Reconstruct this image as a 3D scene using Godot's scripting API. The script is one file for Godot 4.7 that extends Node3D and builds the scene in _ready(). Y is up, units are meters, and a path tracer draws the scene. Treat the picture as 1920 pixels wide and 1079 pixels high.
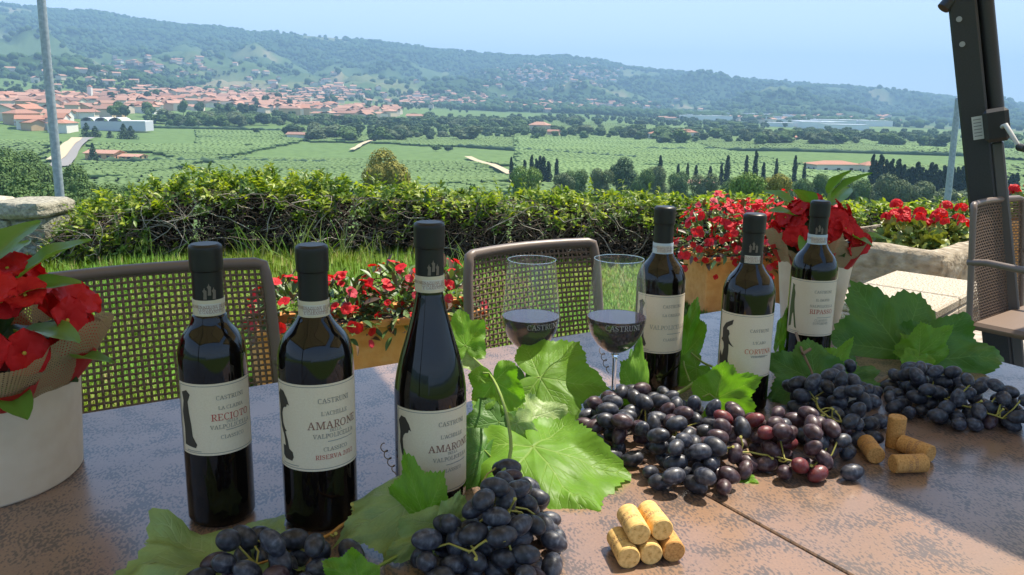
extends Node3D
# A terrace above a wine valley: a table with bottles, grapes and vine leaves, a hedge, and the plain and hills beyond.
# Units are metres, y is up, the camera looks towards -z.

const FOCAL := 1550.0                      # in pixels of a 1920 x 1079 picture
const EYE := Vector3(0, 1.19, 0)
const TABLE := 0.75                        # height of the table top
const TO_SUN := Vector3(0.45, 1.0, -0.35)

var view: Basis
var rng := RandomNumberGenerator.new()
var taken := {}
var M := {}                                # materials by name
var G := {}                                # shared meshes by name


# ---------------------------------------------------------------- camera helpers
func ray(px: float, py: float) -> Vector3:
	return view * Vector3((px - 960.0) / FOCAL, -(py - 539.5) / FOCAL, -1.0)

func at_height(px: float, py: float, h: float) -> Vector3:
	var d := ray(px, py)
	return EYE + d * ((h - EYE.y) / d.y)

func on_table(px: float, py: float, h := 0.0) -> Vector3:
	return at_height(px, py, TABLE + h)

func at_distance(px: float, py: float, dist: float) -> Vector3:
	var d := ray(px, py)
	return EYE + d * (dist / Vector2(d.x, d.z).length())

# the table's own axes: u along its length, v across it towards the camera
const TU := Vector3(0.848, 0, -0.530)
const TV := Vector3(0.530, 0, 0.848)
func tab(u: float, v: float, h := 0.0) -> Vector3:
	return TU * u + TV * v + Vector3(0, TABLE + h, 0)


# ---------------------------------------------------------------- nodes
func numbered(called: String) -> String:
	var n: int = taken.get(called, 0)
	taken[called] = n + 1
	return called if n == 0 else "%s_%03d" % [called, n]

func tag(o: Node, label: String, category: String, group := "", kind := "") -> Node:
	if label: o.set_meta("label", label)
	if category: o.set_meta("category", category)
	if group: o.set_meta("group", group)
	if kind: o.set_meta("kind", kind)
	return o

func thing(called: String, label: String, category: String, where := Vector3.ZERO, group := "", turn := Basis.IDENTITY) -> Node3D:
	var o := Node3D.new()
	o.name = numbered(called)
	add_child(o)
	o.transform = Transform3D(turn, where)
	tag(o, label, category, group)
	return o

func part(called: String, mesh: Mesh, m: Material, parent: Node, xf := Transform3D.IDENTITY) -> MeshInstance3D:
	var o := MeshInstance3D.new()
	o.name = called if parent != self else numbered(called)
	o.mesh = mesh
	o.material_override = m
	o.transform = xf
	parent.add_child(o, true)
	return o

func structure(called: String, mesh: Mesh, m: Material) -> MeshInstance3D:
	var o := part(called, mesh, m, self)
	o.set_meta("kind", "structure")
	return o

func many(called: String, mesh: Mesh, m: Material, places: Array, colors: PackedColorArray, parent: Node, label := "", category := "") -> MultiMeshInstance3D:
	var mm := MultiMesh.new()
	mm.transform_format = MultiMesh.TRANSFORM_3D
	mm.use_colors = colors.size() > 0
	mm.mesh = mesh
	mm.instance_count = places.size()
	for i in places.size():
		mm.set_instance_transform(i, places[i])
		if colors.size() > 0:
			mm.set_instance_color(i, colors[i])
	var o := MultiMeshInstance3D.new()
	o.name = called if parent != self else numbered(called)
	o.multimesh = mm
	o.material_override = m
	parent.add_child(o, true)
	tag(o, label, category, "", "stuff")
	return o

func copy_of(o: Node3D, label := "", group := "") -> Node3D:
	var c: Node3D = o.duplicate()
	c.name = numbered(String(o.name).rstrip("0123456789").trim_suffix("_"))
	add_child(c)
	if label: c.set_meta("label", label)
	if group: c.set_meta("group", group)
	return c


# ---------------------------------------------------------------- mesh builder
class Shape:
	var v := PackedVector3Array()
	var n := PackedVector3Array()
	var uv := PackedVector2Array()
	var c := PackedColorArray()
	var ix := PackedInt32Array()
	var tint := Color.WHITE

	func vert(p: Vector3, nn: Vector3, t := Vector2.ZERO) -> int:
		v.append(p); n.append(nn); uv.append(t); c.append(tint)
		return v.size() - 1

	func face(a: int, b: int, d: int) -> void:     # turned so that it faces the way its normals point
		var f := (v[d] - v[a]).cross(v[b] - v[a])
		if f.dot(n[a] + n[b] + n[d]) >= 0.0:
			ix.append(a); ix.append(b); ix.append(d)
		else:
			ix.append(a); ix.append(d); ix.append(b)

	func tri(a: Vector3, b: Vector3, d: Vector3) -> void:
		var f := (d - a).cross(b - a).normalized()
		var i := vert(a, f, Vector2(0, 0)); vert(b, f, Vector2(1, 0)); vert(d, f, Vector2(0, 1))
		ix.append(i); ix.append(i + 1); ix.append(i + 2)

	func quad(a: Vector3, b: Vector3, d: Vector3, e: Vector3, out := Vector3.ZERO) -> void:
		var f := (d - a).cross(b - a).normalized()
		if out != Vector3.ZERO and f.dot(out) < 0.0: f = -f
		var i := vert(a, f, Vector2(0, 0)); vert(b, f, Vector2(1, 0)); vert(d, f, Vector2(1, 1)); vert(e, f, Vector2(0, 1))
		face(i, i + 1, i + 2); face(i, i + 2, i + 3)

	# a box with its twelve edges cut off by `cut`
	func box(centre: Vector3, size: Vector3, turn := Basis.IDENTITY, cut := 0.0) -> void:
		var h := size / 2.0
		for axis in 3:
			var a1 := (axis + 1) % 3
			var a2 := (axis + 2) % 3
			for s in [-1.0, 1.0]:
				var p: Array[Vector3] = []
				for k in [[-1, -1], [1, -1], [1, 1], [-1, 1]]:
					var q := Vector3.ZERO
					q[axis] = s * h[axis]; q[a1] = k[0] * (h[a1] - cut); q[a2] = k[1] * (h[a2] - cut)
					p.append(centre + turn * q)
				var o := Vector3.ZERO
				o[axis] = s
				quad(p[0], p[1], p[2], p[3], turn * o)
		if cut <= 0.0: return
		for axis in 3:
			var a1 := (axis + 1) % 3
			var a2 := (axis + 2) % 3
			for s in [-1.0, 1.0]:
				for t in [-1.0, 1.0]:
					var p: Array[Vector3] = []
					for k in [[-1, 0], [1, 0], [1, 1], [-1, 1]]:
						var q := Vector3.ZERO
						q[axis] = k[0] * (h[axis] - cut)
						q[a1] = s * (h[a1] - (cut if k[1] == 0 else 0.0)); q[a2] = t * (h[a2] - (0.0 if k[1] == 0 else cut))
						p.append(centre + turn * q)
					var o := Vector3.ZERO
					o[a1] = s; o[a2] = t
					quad(p[0], p[1], p[2], p[3], turn * o)
		for s in [-1.0, 1.0]:
			for t in [-1.0, 1.0]:
				for w in [-1.0, 1.0]:
					var o := Vector3(s, t, w)
					var a := centre + turn * Vector3(s * h.x, t * (h.y - cut), w * (h.z - cut))
					var b := centre + turn * Vector3(s * (h.x - cut), t * h.y, w * (h.z - cut))
					var d := centre + turn * Vector3(s * (h.x - cut), t * (h.y - cut), w * h.z)
					if (d - a).cross(b - a).dot(turn * o) > 0.0: tri(a, b, d)
					else: tri(a, d, b)

	# a round bar through the points, with a radius at each
	func tube(pts: Array, radii: Array, sides := 6, caps := true) -> void:
		var first := v.size()
		var count := pts.size()
		var side := Vector3.ZERO
		for i in count:
			var p: Vector3 = pts[i]
			var dir: Vector3 = ((pts[mini(i + 1, count - 1)] as Vector3) - (pts[maxi(i - 1, 0)] as Vector3)).normalized()
			if i == 0:
				side = dir.cross(Vector3.UP if absf(dir.y) < 0.9 else Vector3.RIGHT).normalized()
			else:
				side = (side - dir * side.dot(dir)).normalized()
			var up := side.cross(dir)
			var r: float = radii[mini(i, radii.size() - 1)]
			for k in sides:
				var a := TAU * k / sides
				var o := side * cos(a) + up * sin(a)
				vert(p + o * r, o, Vector2(float(k) / sides, float(i) / maxf(1, count - 1)))
		for i in count - 1:
			for k in sides:
				var a := first + i * sides + k
				var b := first + i * sides + (k + 1) % sides
				face(a, b, b + sides); face(a, b + sides, a + sides)
		if caps:
			for e in [0, count - 1]:
				var nn: Vector3 = ((pts[e] as Vector3) - (pts[1 if e == 0 else count - 2] as Vector3)).normalized()
				var m := vert(pts[e], nn)
				for k in sides:
					vert(v[first + e * sides + k], nn)
				for k in sides:
					face(m, m + 1 + k, m + 1 + (k + 1) % sides)

	# profile: Vector2(radius, height) from bottom to top; sharp corners where a point is given twice
	func lathe(profile: Array, segs := 40, from := 0.0, to := TAU, flip := 1.0) -> void:
		var first := v.size()
		var rows := profile.size()
		for i in rows:
			var p: Vector2 = profile[i]
			var q: Vector2 = profile[mini(i + 1, rows - 1)]
			var o: Vector2 = profile[maxi(i - 1, 0)]
			if i > 0 and p == o: o = p
			if i < rows - 1 and p == q: q = p
			var d := (q - o)
			if d.length() < 1e-9: d = Vector2(0, 1)
			var nn := Vector2(d.y, -d.x).normalized() * flip
			for k in segs + 1:
				var a := from + (to - from) * k / segs
				vert(Vector3(sin(a) * p.x, p.y, cos(a) * p.x), Vector3(sin(a) * nn.x, nn.y, cos(a) * nn.x), Vector2(float(k) / segs, p.y))
		for i in rows - 1:
			if (profile[i] as Vector2) == (profile[i + 1] as Vector2): continue
			for k in segs:
				var a := first + i * (segs + 1) + k
				face(a, a + 1, a + segs + 2); face(a, a + segs + 2, a + segs + 1)

	# a grid of points, smooth
	func sheet(pts: Array, w: int, h: int, facing := Vector3.ZERO) -> void:
		var first := v.size()
		for j in h:
			for i in w:
				var du: Vector3 = (pts[j * w + mini(i + 1, w - 1)] as Vector3) - (pts[j * w + maxi(i - 1, 0)] as Vector3)
				var dv: Vector3 = (pts[mini(j + 1, h - 1) * w + i] as Vector3) - (pts[maxi(j - 1, 0) * w + i] as Vector3)
				var nn := du.cross(dv).normalized()
				if facing != Vector3.ZERO and nn.dot(facing) < 0.0: nn = -nn
				if nn.length() < 0.5: nn = facing if facing != Vector3.ZERO else Vector3.UP
				vert(pts[j * w + i], nn, Vector2(float(i) / (w - 1), float(j) / (h - 1)))
		for j in h - 1:
			for i in w - 1:
				var a := first + j * w + i
				face(a, a + 1, a + w + 1); face(a, a + w + 1, a + w)

	func done() -> ArrayMesh:
		var arr := []
		arr.resize(Mesh.ARRAY_MAX)
		arr[Mesh.ARRAY_VERTEX] = v
		arr[Mesh.ARRAY_NORMAL] = n
		arr[Mesh.ARRAY_TEX_UV] = uv
		arr[Mesh.ARRAY_COLOR] = c
		arr[Mesh.ARRAY_INDEX] = ix
		var m := ArrayMesh.new()
		m.add_surface_from_arrays(Mesh.PRIMITIVE_TRIANGLES, arr)
		return m


# ---------------------------------------------------------------- materials
func lin(r: float, g: float, b: float) -> Color:
	return Color(r, g, b).linear_to_srgb()

func paint(r: float, g: float, b: float, rough := 0.7, specular := 0.5) -> StandardMaterial3D:
	var m := StandardMaterial3D.new()
	m.albedo_color = lin(r, g, b)
	m.roughness = rough
	m.metallic_specular = specular
	return m

func tinted(rough := 0.7, specular := 0.4) -> StandardMaterial3D:      # takes its colour from vertices or copies
	var m := paint(1, 1, 1, rough, specular)
	m.vertex_color_use_as_albedo = true
	return m

func noise(freq: float, octaves := 4, type := FastNoiseLite.TYPE_SIMPLEX_SMOOTH, number := 1) -> FastNoiseLite:
	var f := FastNoiseLite.new()
	f.noise_type = type
	f.frequency = freq
	f.fractal_octaves = octaves
	f.seed = number
	return f

func speckle(size: int, freq: float, stops: Array, number := 1, octaves := 4) -> NoiseTexture2D:   # stops: [place, linear colour]
	var t := NoiseTexture2D.new()
	t.width = size; t.height = size
	t.seamless = true
	t.noise = noise(freq, octaves, FastNoiseLite.TYPE_SIMPLEX_SMOOTH, number)
	var g := Gradient.new()
	g.offsets = PackedFloat32Array()
	g.colors = PackedColorArray()
	for s in stops:
		g.add_point(s[0], (s[1] as Color).linear_to_srgb())
	while g.get_point_count() > stops.size(): g.remove_point(0)
	t.color_ramp = g
	return t

func grain(size: int, freq: float, number := 1, octaves := 4) -> NoiseTexture2D:
	var t := NoiseTexture2D.new()
	t.width = size; t.height = size
	t.seamless = true
	t.noise = noise(freq, octaves, FastNoiseLite.TYPE_SIMPLEX_SMOOTH, number)
	return t

# a material whose colour and relief come from noise laid on from three sides
func mottled(tex: Texture2D, scale: float, rough := 0.8, relief: Texture2D = null, depth := 0.3, specular := 0.4) -> StandardMaterial3D:
	var m := paint(1, 1, 1, rough, specular)
	m.albedo_texture = tex
	m.uv1_triplanar = true
	m.uv1_world_triplanar = true
	m.uv1_scale = Vector3.ONE * scale
	if relief:
		m.heightmap_enabled = true
		m.heightmap_texture = relief
		m.heightmap_scale = depth
	return m

func l8(f: FastNoiseLite, size: int) -> PackedByteArray:
	var im := f.get_seamless_image(size, size)
	im.convert(Image.FORMAT_L8)
	return im.get_data()


# ---------------------------------------------------------------- the land: heights by direction and distance from the terrace
const COLS := [-700.0, 0.0, 480.0, 960.0, 1440.0, 1920.0, 2500.0]
# for each column, distances at which the ground appears at the given picture row
const FAR_D := [
	[330, 480, 640, 900, 1300, 1900, 2800, 3700],
	[330, 500, 700, 1000, 1400, 2000, 2900, 3800],
	[330, 600, 900, 1300, 1700, 2300, 3000, 3600],
	[330, 700, 1100, 1600, 2100, 2700, 3300, 3800],
	[330, 700, 1200, 1800, 2300, 2900, 3500, 4000],
	[330, 700, 1200, 2000, 2600, 3200, 3800, 4300],
	[330, 700, 1200, 2000, 2600, 3200, 3800, 4300]]
const FAR_Y := [
	[330, 262, 215, 185, 160, 125, 60, 0],
	[330, 262, 215, 186, 160, 128, 66, 10],
	[330, 252, 215, 188, 168, 138, 100, 64],
	[330, 255, 225, 208, 196, 168, 136, 107],
	[335, 265, 240, 222, 211, 190, 169, 153],
	[345, 280, 255, 240, 229, 218, 208, 199],
	[350, 285, 262, 248, 238, 228, 218, 210]]
const RIDGE_X := [-700, 0, 80, 150, 200, 250, 290, 345, 420, 500, 512, 560, 640, 720, 780, 860, 920, 990, 1050, 1110, 1180, 1240, 1330, 1400, 1500, 1560, 1620, 1700, 1780, 1850, 1920, 2500]
const RIDGE_Y := [-30, 7, 16, 24, 22, 33, 40, 48, 52, 65, 61, 64, 72, 80, 89, 98, 103, 108, 106, 114, 129, 134, 143, 149, 158, 163, 169, 178, 187, 194, 200, 222]

var az := PackedFloat32Array()       # directions of the ground's grid, in radians from -z towards +x
var ds := PackedFloat32Array()       # its distances
var hs := PackedFloat32Array()       # its heights
var lump: FastNoiseLite
var patch: FastNoiseLite

func px_of(a: float) -> float:
	return 960.0 + FOCAL * tan(clampf(a, -0.95, 0.95)) * 1.0

func ridge_row(px: float) -> float:
	var i := 0
	while i < RIDGE_X.size() - 2 and RIDGE_X[i + 1] < px: i += 1
	return lerpf(RIDGE_Y[i], RIDGE_Y[i + 1], clampf((px - RIDGE_X[i]) / float(RIDGE_X[i + 1] - RIDGE_X[i]), 0, 1))

func slope_of(px: float, py: float) -> float:
	var d := ray(px, py)
	return d.y / Vector2(d.x, d.z).length()

func profile_at(a: float) -> Array:          # [distances, heights] going outwards
	var px := clampf(px_of(a), -700.0, 2500.0)
	var i := 0
	while i < COLS.size() - 2 and COLS[i + 1] < px: i += 1
	var t: float = clampf((px - COLS[i]) / (COLS[i + 1] - COLS[i]), 0, 1)
	t = t * t * (3.0 - 2.0 * t) * 0.5 + t * 0.5
	var dd := [7.4, 8.6, 20.0, 60.0, 150.0]
	var hh := [-0.02, -0.9, -5.5, -13.0, -20.5]
	var last := 0.0
	for k in 8:
		var d: float = lerpf(FAR_D[i][k], FAR_D[i + 1][k], t)
		var y: float = lerpf(FAR_Y[i][k], FAR_Y[i + 1][k], t)
		if k == 7: y = ridge_row(px)
		dd.append(d)
		hh.append(EYE.y + d * slope_of(clampf(px, -300, 2200), y))
		last = d
	var top: float = hh[-1]
	dd.append(last + 250.0); hh.append(top - 25.0)
	dd.append(last + 900.0); hh.append(top * 0.4)
	dd.append(5600.0); hh.append(0.0)
	return [dd, hh]

func ground_h(a: float, d: float) -> float:
	var i := az.bsearch(a) - 1
	i = clampi(i, 0, az.size() - 2)
	var j := clampi(ds.bsearch(d) - 1, 0, ds.size() - 2)
	var s := clampf((a - az[i]) / (az[i + 1] - az[i]), 0, 1)
	var t := clampf((d - ds[j]) / (ds[j + 1] - ds[j]), 0, 1)
	var w := ds.size()
	return lerpf(lerpf(hs[i * w + j], hs[i * w + j + 1], t), lerpf(hs[(i + 1) * w + j], hs[(i + 1) * w + j + 1], t), s)

func ground_at(x: float, z: float) -> Vector3:
	var d := Vector2(x, z).length()
	return Vector3(x, ground_h(atan2(x, -z), d), z)

func spot(px: float, py: float) -> Vector3:   # where the line of sight first meets the land
	var r := ray(px, py)
	var len := Vector2(r.x, r.z).length()
	var a := atan2(r.x, -r.z)
	var k := r.y / len
	var before := 0.0
	for j in range(1, ds.size()):
		var gap := EYE.y + ds[j] * k - ground_h(a, ds[j])
		if gap < 0.0 and ds[j] > 30.0:
			var d := lerpf(ds[j - 1], ds[j], clampf(before / maxf(before - gap, 1e-4), 0, 1))
			return Vector3(sin(a) * d, ground_h(a, d), -cos(a) * d)
		before = gap
	return Vector3(sin(a) * 3800.0, ground_h(a, 3800.0), -cos(a) * 3800.0)

func land_point(px: float, dist: float) -> Vector3:
	var r := ray(px, 250)
	var a := atan2(r.x, -r.z)
	return Vector3(sin(a) * dist, ground_h(a, dist), -cos(a) * dist)

func build_land() -> void:
	lump = noise(1.0 / 420.0, 5, FastNoiseLite.TYPE_SIMPLEX_SMOOTH, 7)
	patch = noise(1.0 / 260.0, 3, FastNoiseLite.TYPE_CELLULAR, 11)
	patch.cellular_return_type = FastNoiseLite.RETURN_CELL_VALUE
	var a := -180.0
	while a < 180.01:
		az.append(deg_to_rad(a))
		a += 0.35 if absf(a + 0.01) < 37.0 else 7.0
	var d := 7.4
	while d < 5500.0:
		ds.append(d)
		d += clampf(d * 0.035, 0.6, 42.0) if d < 4700.0 else 150.0
	ds.append(5600.0)
	var w := ds.size()
	hs.resize(az.size() * w)
	for i in az.size():
		var pr := profile_at(az[i])
		var dd: Array = pr[0]
		var hh: Array = pr[1]
		var k := 0
		for j in w:
			while k < dd.size() - 2 and dd[k + 1] < ds[j]: k += 1
			var t: float = clampf((ds[j] - dd[k]) / (dd[k + 1] - dd[k]), 0, 1)
			var h: float = lerpf(hh[k], hh[k + 1], t)
			var x := sin(az[i]) * ds[j]
			var z := -cos(az[i]) * ds[j]
			var hill: float = smoothstep(dd[8] * 0.95, dd[10], ds[j]) * (1.0 - smoothstep(dd[11] * 0.93, dd[12], ds[j]))
			h += lump.get_noise_2d(x, z) * 85.0 * hill
			h += lump.get_noise_2d(x * 3.0 + 900.0, z * 3.0) * 26.0 * hill
			h += lump.get_noise_2d(x * 5.0, z * 5.0) * 1.6 * smoothstep(60.0, 250.0, ds[j])
			hs[i * w + j] = h
	var s := Shape.new()
	for i in az.size():
		for j in w:
			var x := sin(az[i]) * ds[j]
			var z := -cos(az[i]) * ds[j]
			s.tint = land_color(x, z, ds[j], az[i])
			s.vert(Vector3(x, hs[i * w + j], z), Vector3.UP)
	for i in az.size():
		var i0 := maxi(i - 1, 0)
		var i1 := mini(i + 1, az.size() - 1)
		for j in w:
			var du: Vector3 = s.v[i1 * w + j] - s.v[i0 * w + j]
			var dv: Vector3 = s.v[i * w + mini(j + 1, w - 1)] - s.v[i * w + maxi(j - 1, 0)]
			var nn := du.cross(dv)
			s.n[i * w + j] = (nn if nn.y > 0 else -nn).normalized()
	for i in az.size() - 1:
		for j in w - 1:
			var q := i * w + j
			s.face(q, q + 1, q + w + 1); s.face(q, q + w + 1, q + w)
	var m := tinted(0.95, 0.2)
	m.albedo_texture = speckle(512, 0.02, [[0.0, Color(0.62, 0.66, 0.6)], [0.5, Color(0.9, 0.9, 0.88)], [1.0, Color(1.2, 1.14, 1.1).clamp()]], 21, 5)
	m.uv1_triplanar = true
	m.uv1_world_triplanar = true
	m.uv1_scale = Vector3.ONE / 90.0
	structure("valley_and_hills", s.done(), m)

func is_wood(x: float, z: float, d: float) -> bool:      # where the far slopes carry trees
	var p := patch.get_noise_2d(x * 0.8, z * 0.8)
	return p < (0.32 if d > 2300.0 else -0.05)

func land_color(x: float, z: float, d: float, a: float) -> Color:
	var p := patch.get_noise_2d(x, z)
	var green := Color(0.135, 0.205, 0.07)
	if p > 0.45: green = Color(0.165, 0.225, 0.08)
	elif p < -0.5: green = Color(0.12, 0.185, 0.065)
	if d < 260.0: return Color(0.10, 0.16, 0.045)
	if d < 1500.0: return green
	if is_wood(x, z, d): return Color(0.045, 0.085, 0.035)
	var q := patch.get_noise_2d(x * 0.8, z * 0.8)
	if q > 0.8: return Color(0.26, 0.23, 0.14)
	if q > 0.55: return Color(0.15, 0.18, 0.08)
	return Color(0.09, 0.14, 0.055)


# ---------------------------------------------------------------- trees, vines and houses of the valley
func crown_mesh(number: int, kind: String, fine := false) -> ArrayMesh:       # a crown one metre tall and about one wide, made of leaf clumps
	var r := RandomNumberGenerator.new()
	r.seed = number
	var s := Shape.new()
	var lobes := []
	if kind == "round":
		for k in 9:
			var a := r.randf() * TAU
			var e := r.randf_range(0.0, 0.27)
			lobes.append([Vector3(cos(a) * e, r.randf_range(0.28, 0.78), sin(a) * e), r.randf_range(0.16, 0.27)])
	elif kind == "spire":
		for k in 20:
			var t := k / 19.0
			var wd := (0.115 + 0.015 * sin(t * 9.0 + number)) * sqrt(maxf(0.02, 1.0 - t)) * (0.6 + 0.4 * smoothstep(0.0, 0.2, t)) + 0.012
			lobes.append([Vector3(r.randf_range(-0.02, 0.02), 0.03 + t * 0.94, r.randf_range(-0.02, 0.02)), wd])
	else:                                                          # fir: tiers
		for k in 10:
			var t := k / 9.0
			for q in 3:
				var a := r.randf() * TAU
				var wd := 0.30 * (1.0 - t) + 0.02
				lobes.append([Vector3(cos(a) * wd * 0.5, 0.05 + t * 0.9, sin(a) * wd * 0.5), wd * 0.55 + 0.015])
	for l in lobes:
		var centre: Vector3 = l[0]
		var rad: float = l[1]
		var count := int(26 + 420 * rad * rad * 9.0) if kind == "round" else 60 if kind == "spire" else 34
		if fine: count *= 5
		for i in count:
			var o := Vector3(r.randfn(), r.randfn(), r.randfn()).normalized()
			var p := centre + o * rad * Vector3(1, 1.0 if kind == "round" else 1.5, 1) * r.randf_range(0.72, 1.05)
			var side := o.cross(Vector3(r.randfn(), r.randfn(), r.randfn())).normalized()
			var up := o.cross(side)
			var tilt := (side * r.randf_range(-0.6, 0.6) + up * r.randf_range(-0.6, 0.6))
			var z := (0.018 if fine else 0.05 if kind == "round" else 0.022 if kind == "spire" else 0.032) * r.randf_range(0.6, 1.3)
			var shade := r.randf_range(0.72, 1.25)
			s.tint = Color(shade, shade, shade * 0.95)
			var first := s.vert(p + side * z, (o + tilt).normalized())
			s.vert(p + up * z * 1.2 + o * z * 0.3, (o + tilt).normalized()); s.vert(p - side * z, (o + tilt).normalized()); s.vert(p - up * z + o * z * 0.2, (o + tilt).normalized())
			s.face(first, first + 1, first + 2); s.face(first, first + 2, first + 3)
	return s.done()

func blob_mesh(number: int) -> ArrayMesh:        # a tree as it looks from kilometres away
	var r := RandomNumberGenerator.new()
	r.seed = number
	var s := Shape.new()
	var pts := []
	for j in 5:
		for i in 8:
			var a := TAU * i / 7.0
			var e := PI * j / 4.0
			var q := 0.5 * (1.0 + 0.22 * sin(a * 3.0 + number + e * 4.0))
			pts.append(Vector3(cos(a) * sin(e) * q, 0.45 - cos(e) * 0.52, sin(a) * sin(e) * q))
	var first := s.v.size()
	for p in pts: s.vert(p, ((p as Vector3) - Vector3(0, 0.45, 0)).normalized())
	for j in 4:
		for i in 7:
			var a := first + j * 8 + i
			s.face(a, a + 1, a + 9); s.face(a, a + 9, a + 8)
	return s.done()

func tree(kind: String, base: Vector3, height: float, width: float, m: Material, label: String, group: String, category := "tree", trunk := 0.18) -> void:
	var n: String = {"round": "broadleaf_tree", "spire": "cypress_tree", "fir": "fir_tree"}[kind]
	var t := thing(n, label, category, base, group, Basis(Vector3.UP, rng.randf() * TAU))
	var lift := height * trunk
	part("trunk", G.trunk, M.bark, t, Transform3D(Basis.from_scale(Vector3(maxf(0.12, height * 0.02), lift + (height - lift) * 0.5, maxf(0.12, height * 0.02))), Vector3.ZERO))
	var w := width * (1.0 if kind == "round" else 4.6 if kind == "spire" else 1.5)
	part("crown", G[("leafy" if kind == "round" and Vector2(base.x, base.z).length() < 240.0 else kind) + str(rng.randi() % 3)], m, t, Transform3D(Basis.from_scale(Vector3(w, height - lift, w)), Vector3(0, lift, 0)))

# a tree that stands at that distance and whose top and width appear at those picture positions
func tree_seen(kind: String, px: float, top: float, wide: float, dist: float, m: Material, label: String, group: String) -> void:
	var base := land_point(px, dist) - Vector3(0, 0.3, 0)
	var h: float = EYE.y + dist * slope_of(px, top) - base.y
	h = maxf(h, 3.0)
	var w := wide / FOCAL * dist
	tree(kind, base, h, w, m, label, group, "tree", clampf(1.0 - 1.15 * w / h, 0.1, 0.75) if kind == "round" else 0.03)

func house_kit() -> void:
	var s := Shape.new()          # walls: a unit block with gables along z
	s.quad(Vector3(-.5, 0, -.5), Vector3(-.5, 1, -.5), Vector3(-.5, 1, .5), Vector3(-.5, 0, .5), Vector3.LEFT)
	s.quad(Vector3(.5, 0, -.5), Vector3(.5, 1, -.5), Vector3(.5, 1, .5), Vector3(.5, 0, .5), Vector3.RIGHT)
	for z in [-.5, .5]:
		s.quad(Vector3(-.5, 0, z), Vector3(-.5, 1, z), Vector3(.5, 1, z), Vector3(.5, 0, z), Vector3(0, 0, z))
		var g := s.vert(Vector3(-.5, 1, z), Vector3(0, 0, signf(z)))
		s.vert(Vector3(.5, 1, z), Vector3(0, 0, signf(z))); s.vert(Vector3(0, 1.26, z), Vector3(0, 0, signf(z)))
		s.face(g, g + 1, g + 2)
	G.gable_walls = s.done()
	s = Shape.new()
	for x in [-1.0, 1.0]:
		s.quad(Vector3(0, 1.32, -.56), Vector3(0, 1.32, .56), Vector3(x * .58, 0.97, .56), Vector3(x * .58, 0.97, -.56), Vector3(x, 2, 0))
		s.quad(Vector3(0, 1.27, -.56), Vector3(0, 1.27, .56), Vector3(x * .58, 0.92, .56), Vector3(x * .58, 0.92, -.56), Vector3(-x, -2, 0))
		s.quad(Vector3(x * .58, .97, -.56), Vector3(x * .58, .97, .56), Vector3(x * .58, .92, .56), Vector3(x * .58, .92, -.56), Vector3(x, 0, 0))
		for z in [-.56, .56]:
			s.quad(Vector3(0, 1.32, z), Vector3(x * .58, .97, z), Vector3(x * .58, .92, z), Vector3(0, 1.27, z), Vector3(0, 0, z))
	G.gable_roof = s.done()
	s = Shape.new()
	s.box(Vector3(0, .5, 0), Vector3(1, 1, 1))
	G.block = s.done()
	s = Shape.new()
	var r0 := [Vector3(-.57, .98, -.57), Vector3(.57, .98, -.57), Vector3(.57, .98, .57), Vector3(-.57, .98, .57)]
	var t0 := Vector3(0, 1.3, -.22)
	var t1 := Vector3(0, 1.3, .22)
	s.quad(r0[0], r0[3], t1, t0, Vector3(-1, 1, 0)); s.quad(r0[1], r0[2], t1, t0, Vector3(1, 1, 0))
	s.tri(r0[0], t0, r0[1]); s.tri(r0[2], t1, r0[3])
	s.quad(r0[0], r0[1], r0[2], r0[3], Vector3.DOWN)
	G.hip_roof = s.done()
	s = Shape.new()
	s.tube([Vector3.ZERO, Vector3(0, 0.5, 0.0), Vector3(0, 1, 0)], [1.0, 0.8, 0.45], 6)
	G.trunk = s.done()
	s = Shape.new()
	s.box(Vector3.ZERO, Vector3(1, 1, 1))
	G.cube = s.done()

func house(base: Vector3, size: Vector3, turn: float, wall: Material, roof: Material, hip: bool, label: String, group: String, panes := false, called := "house", category := "house") -> Node3D:
	var t := thing(called, label, category, base - Vector3(0, 0.4, 0), group, Basis(Vector3.UP, turn))
	var xf := Transform3D(Basis.from_scale(size), Vector3.ZERO)
	part("wall", G.block if hip else G.gable_walls, wall, t, xf)
	part("roof", G.hip_roof if hip else G.gable_roof, roof, t, xf)
	if panes:
		for side in [-1.0, 1.0]:
			for row in range(0, maxi(1, int(size.y / 3.0))):
				for k in 3:
					var w := part("window", G.cube, M.dark_pane, t, Transform3D(Basis.from_scale(Vector3(0.12, 1.5, 1.0)), Vector3(side * size.x * 0.5, 1.9 + row * 3.0, (k - 1) * size.z * 0.3)))
					part("shutter", G.cube, M.shutter, w, Transform3D(Basis.from_scale(Vector3(1.4, 1.05, 0.45)), Vector3(0, 0, 0.76)))
				for k in 2:
					part("window", G.cube, M.dark_pane, t, Transform3D(Basis.from_scale(Vector3(1.0, 1.5, 0.12)), Vector3((k - 0.5) * size.x * 0.45, 1.9 + row * 3.0, side * size.z * 0.5)))
	return t

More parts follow.
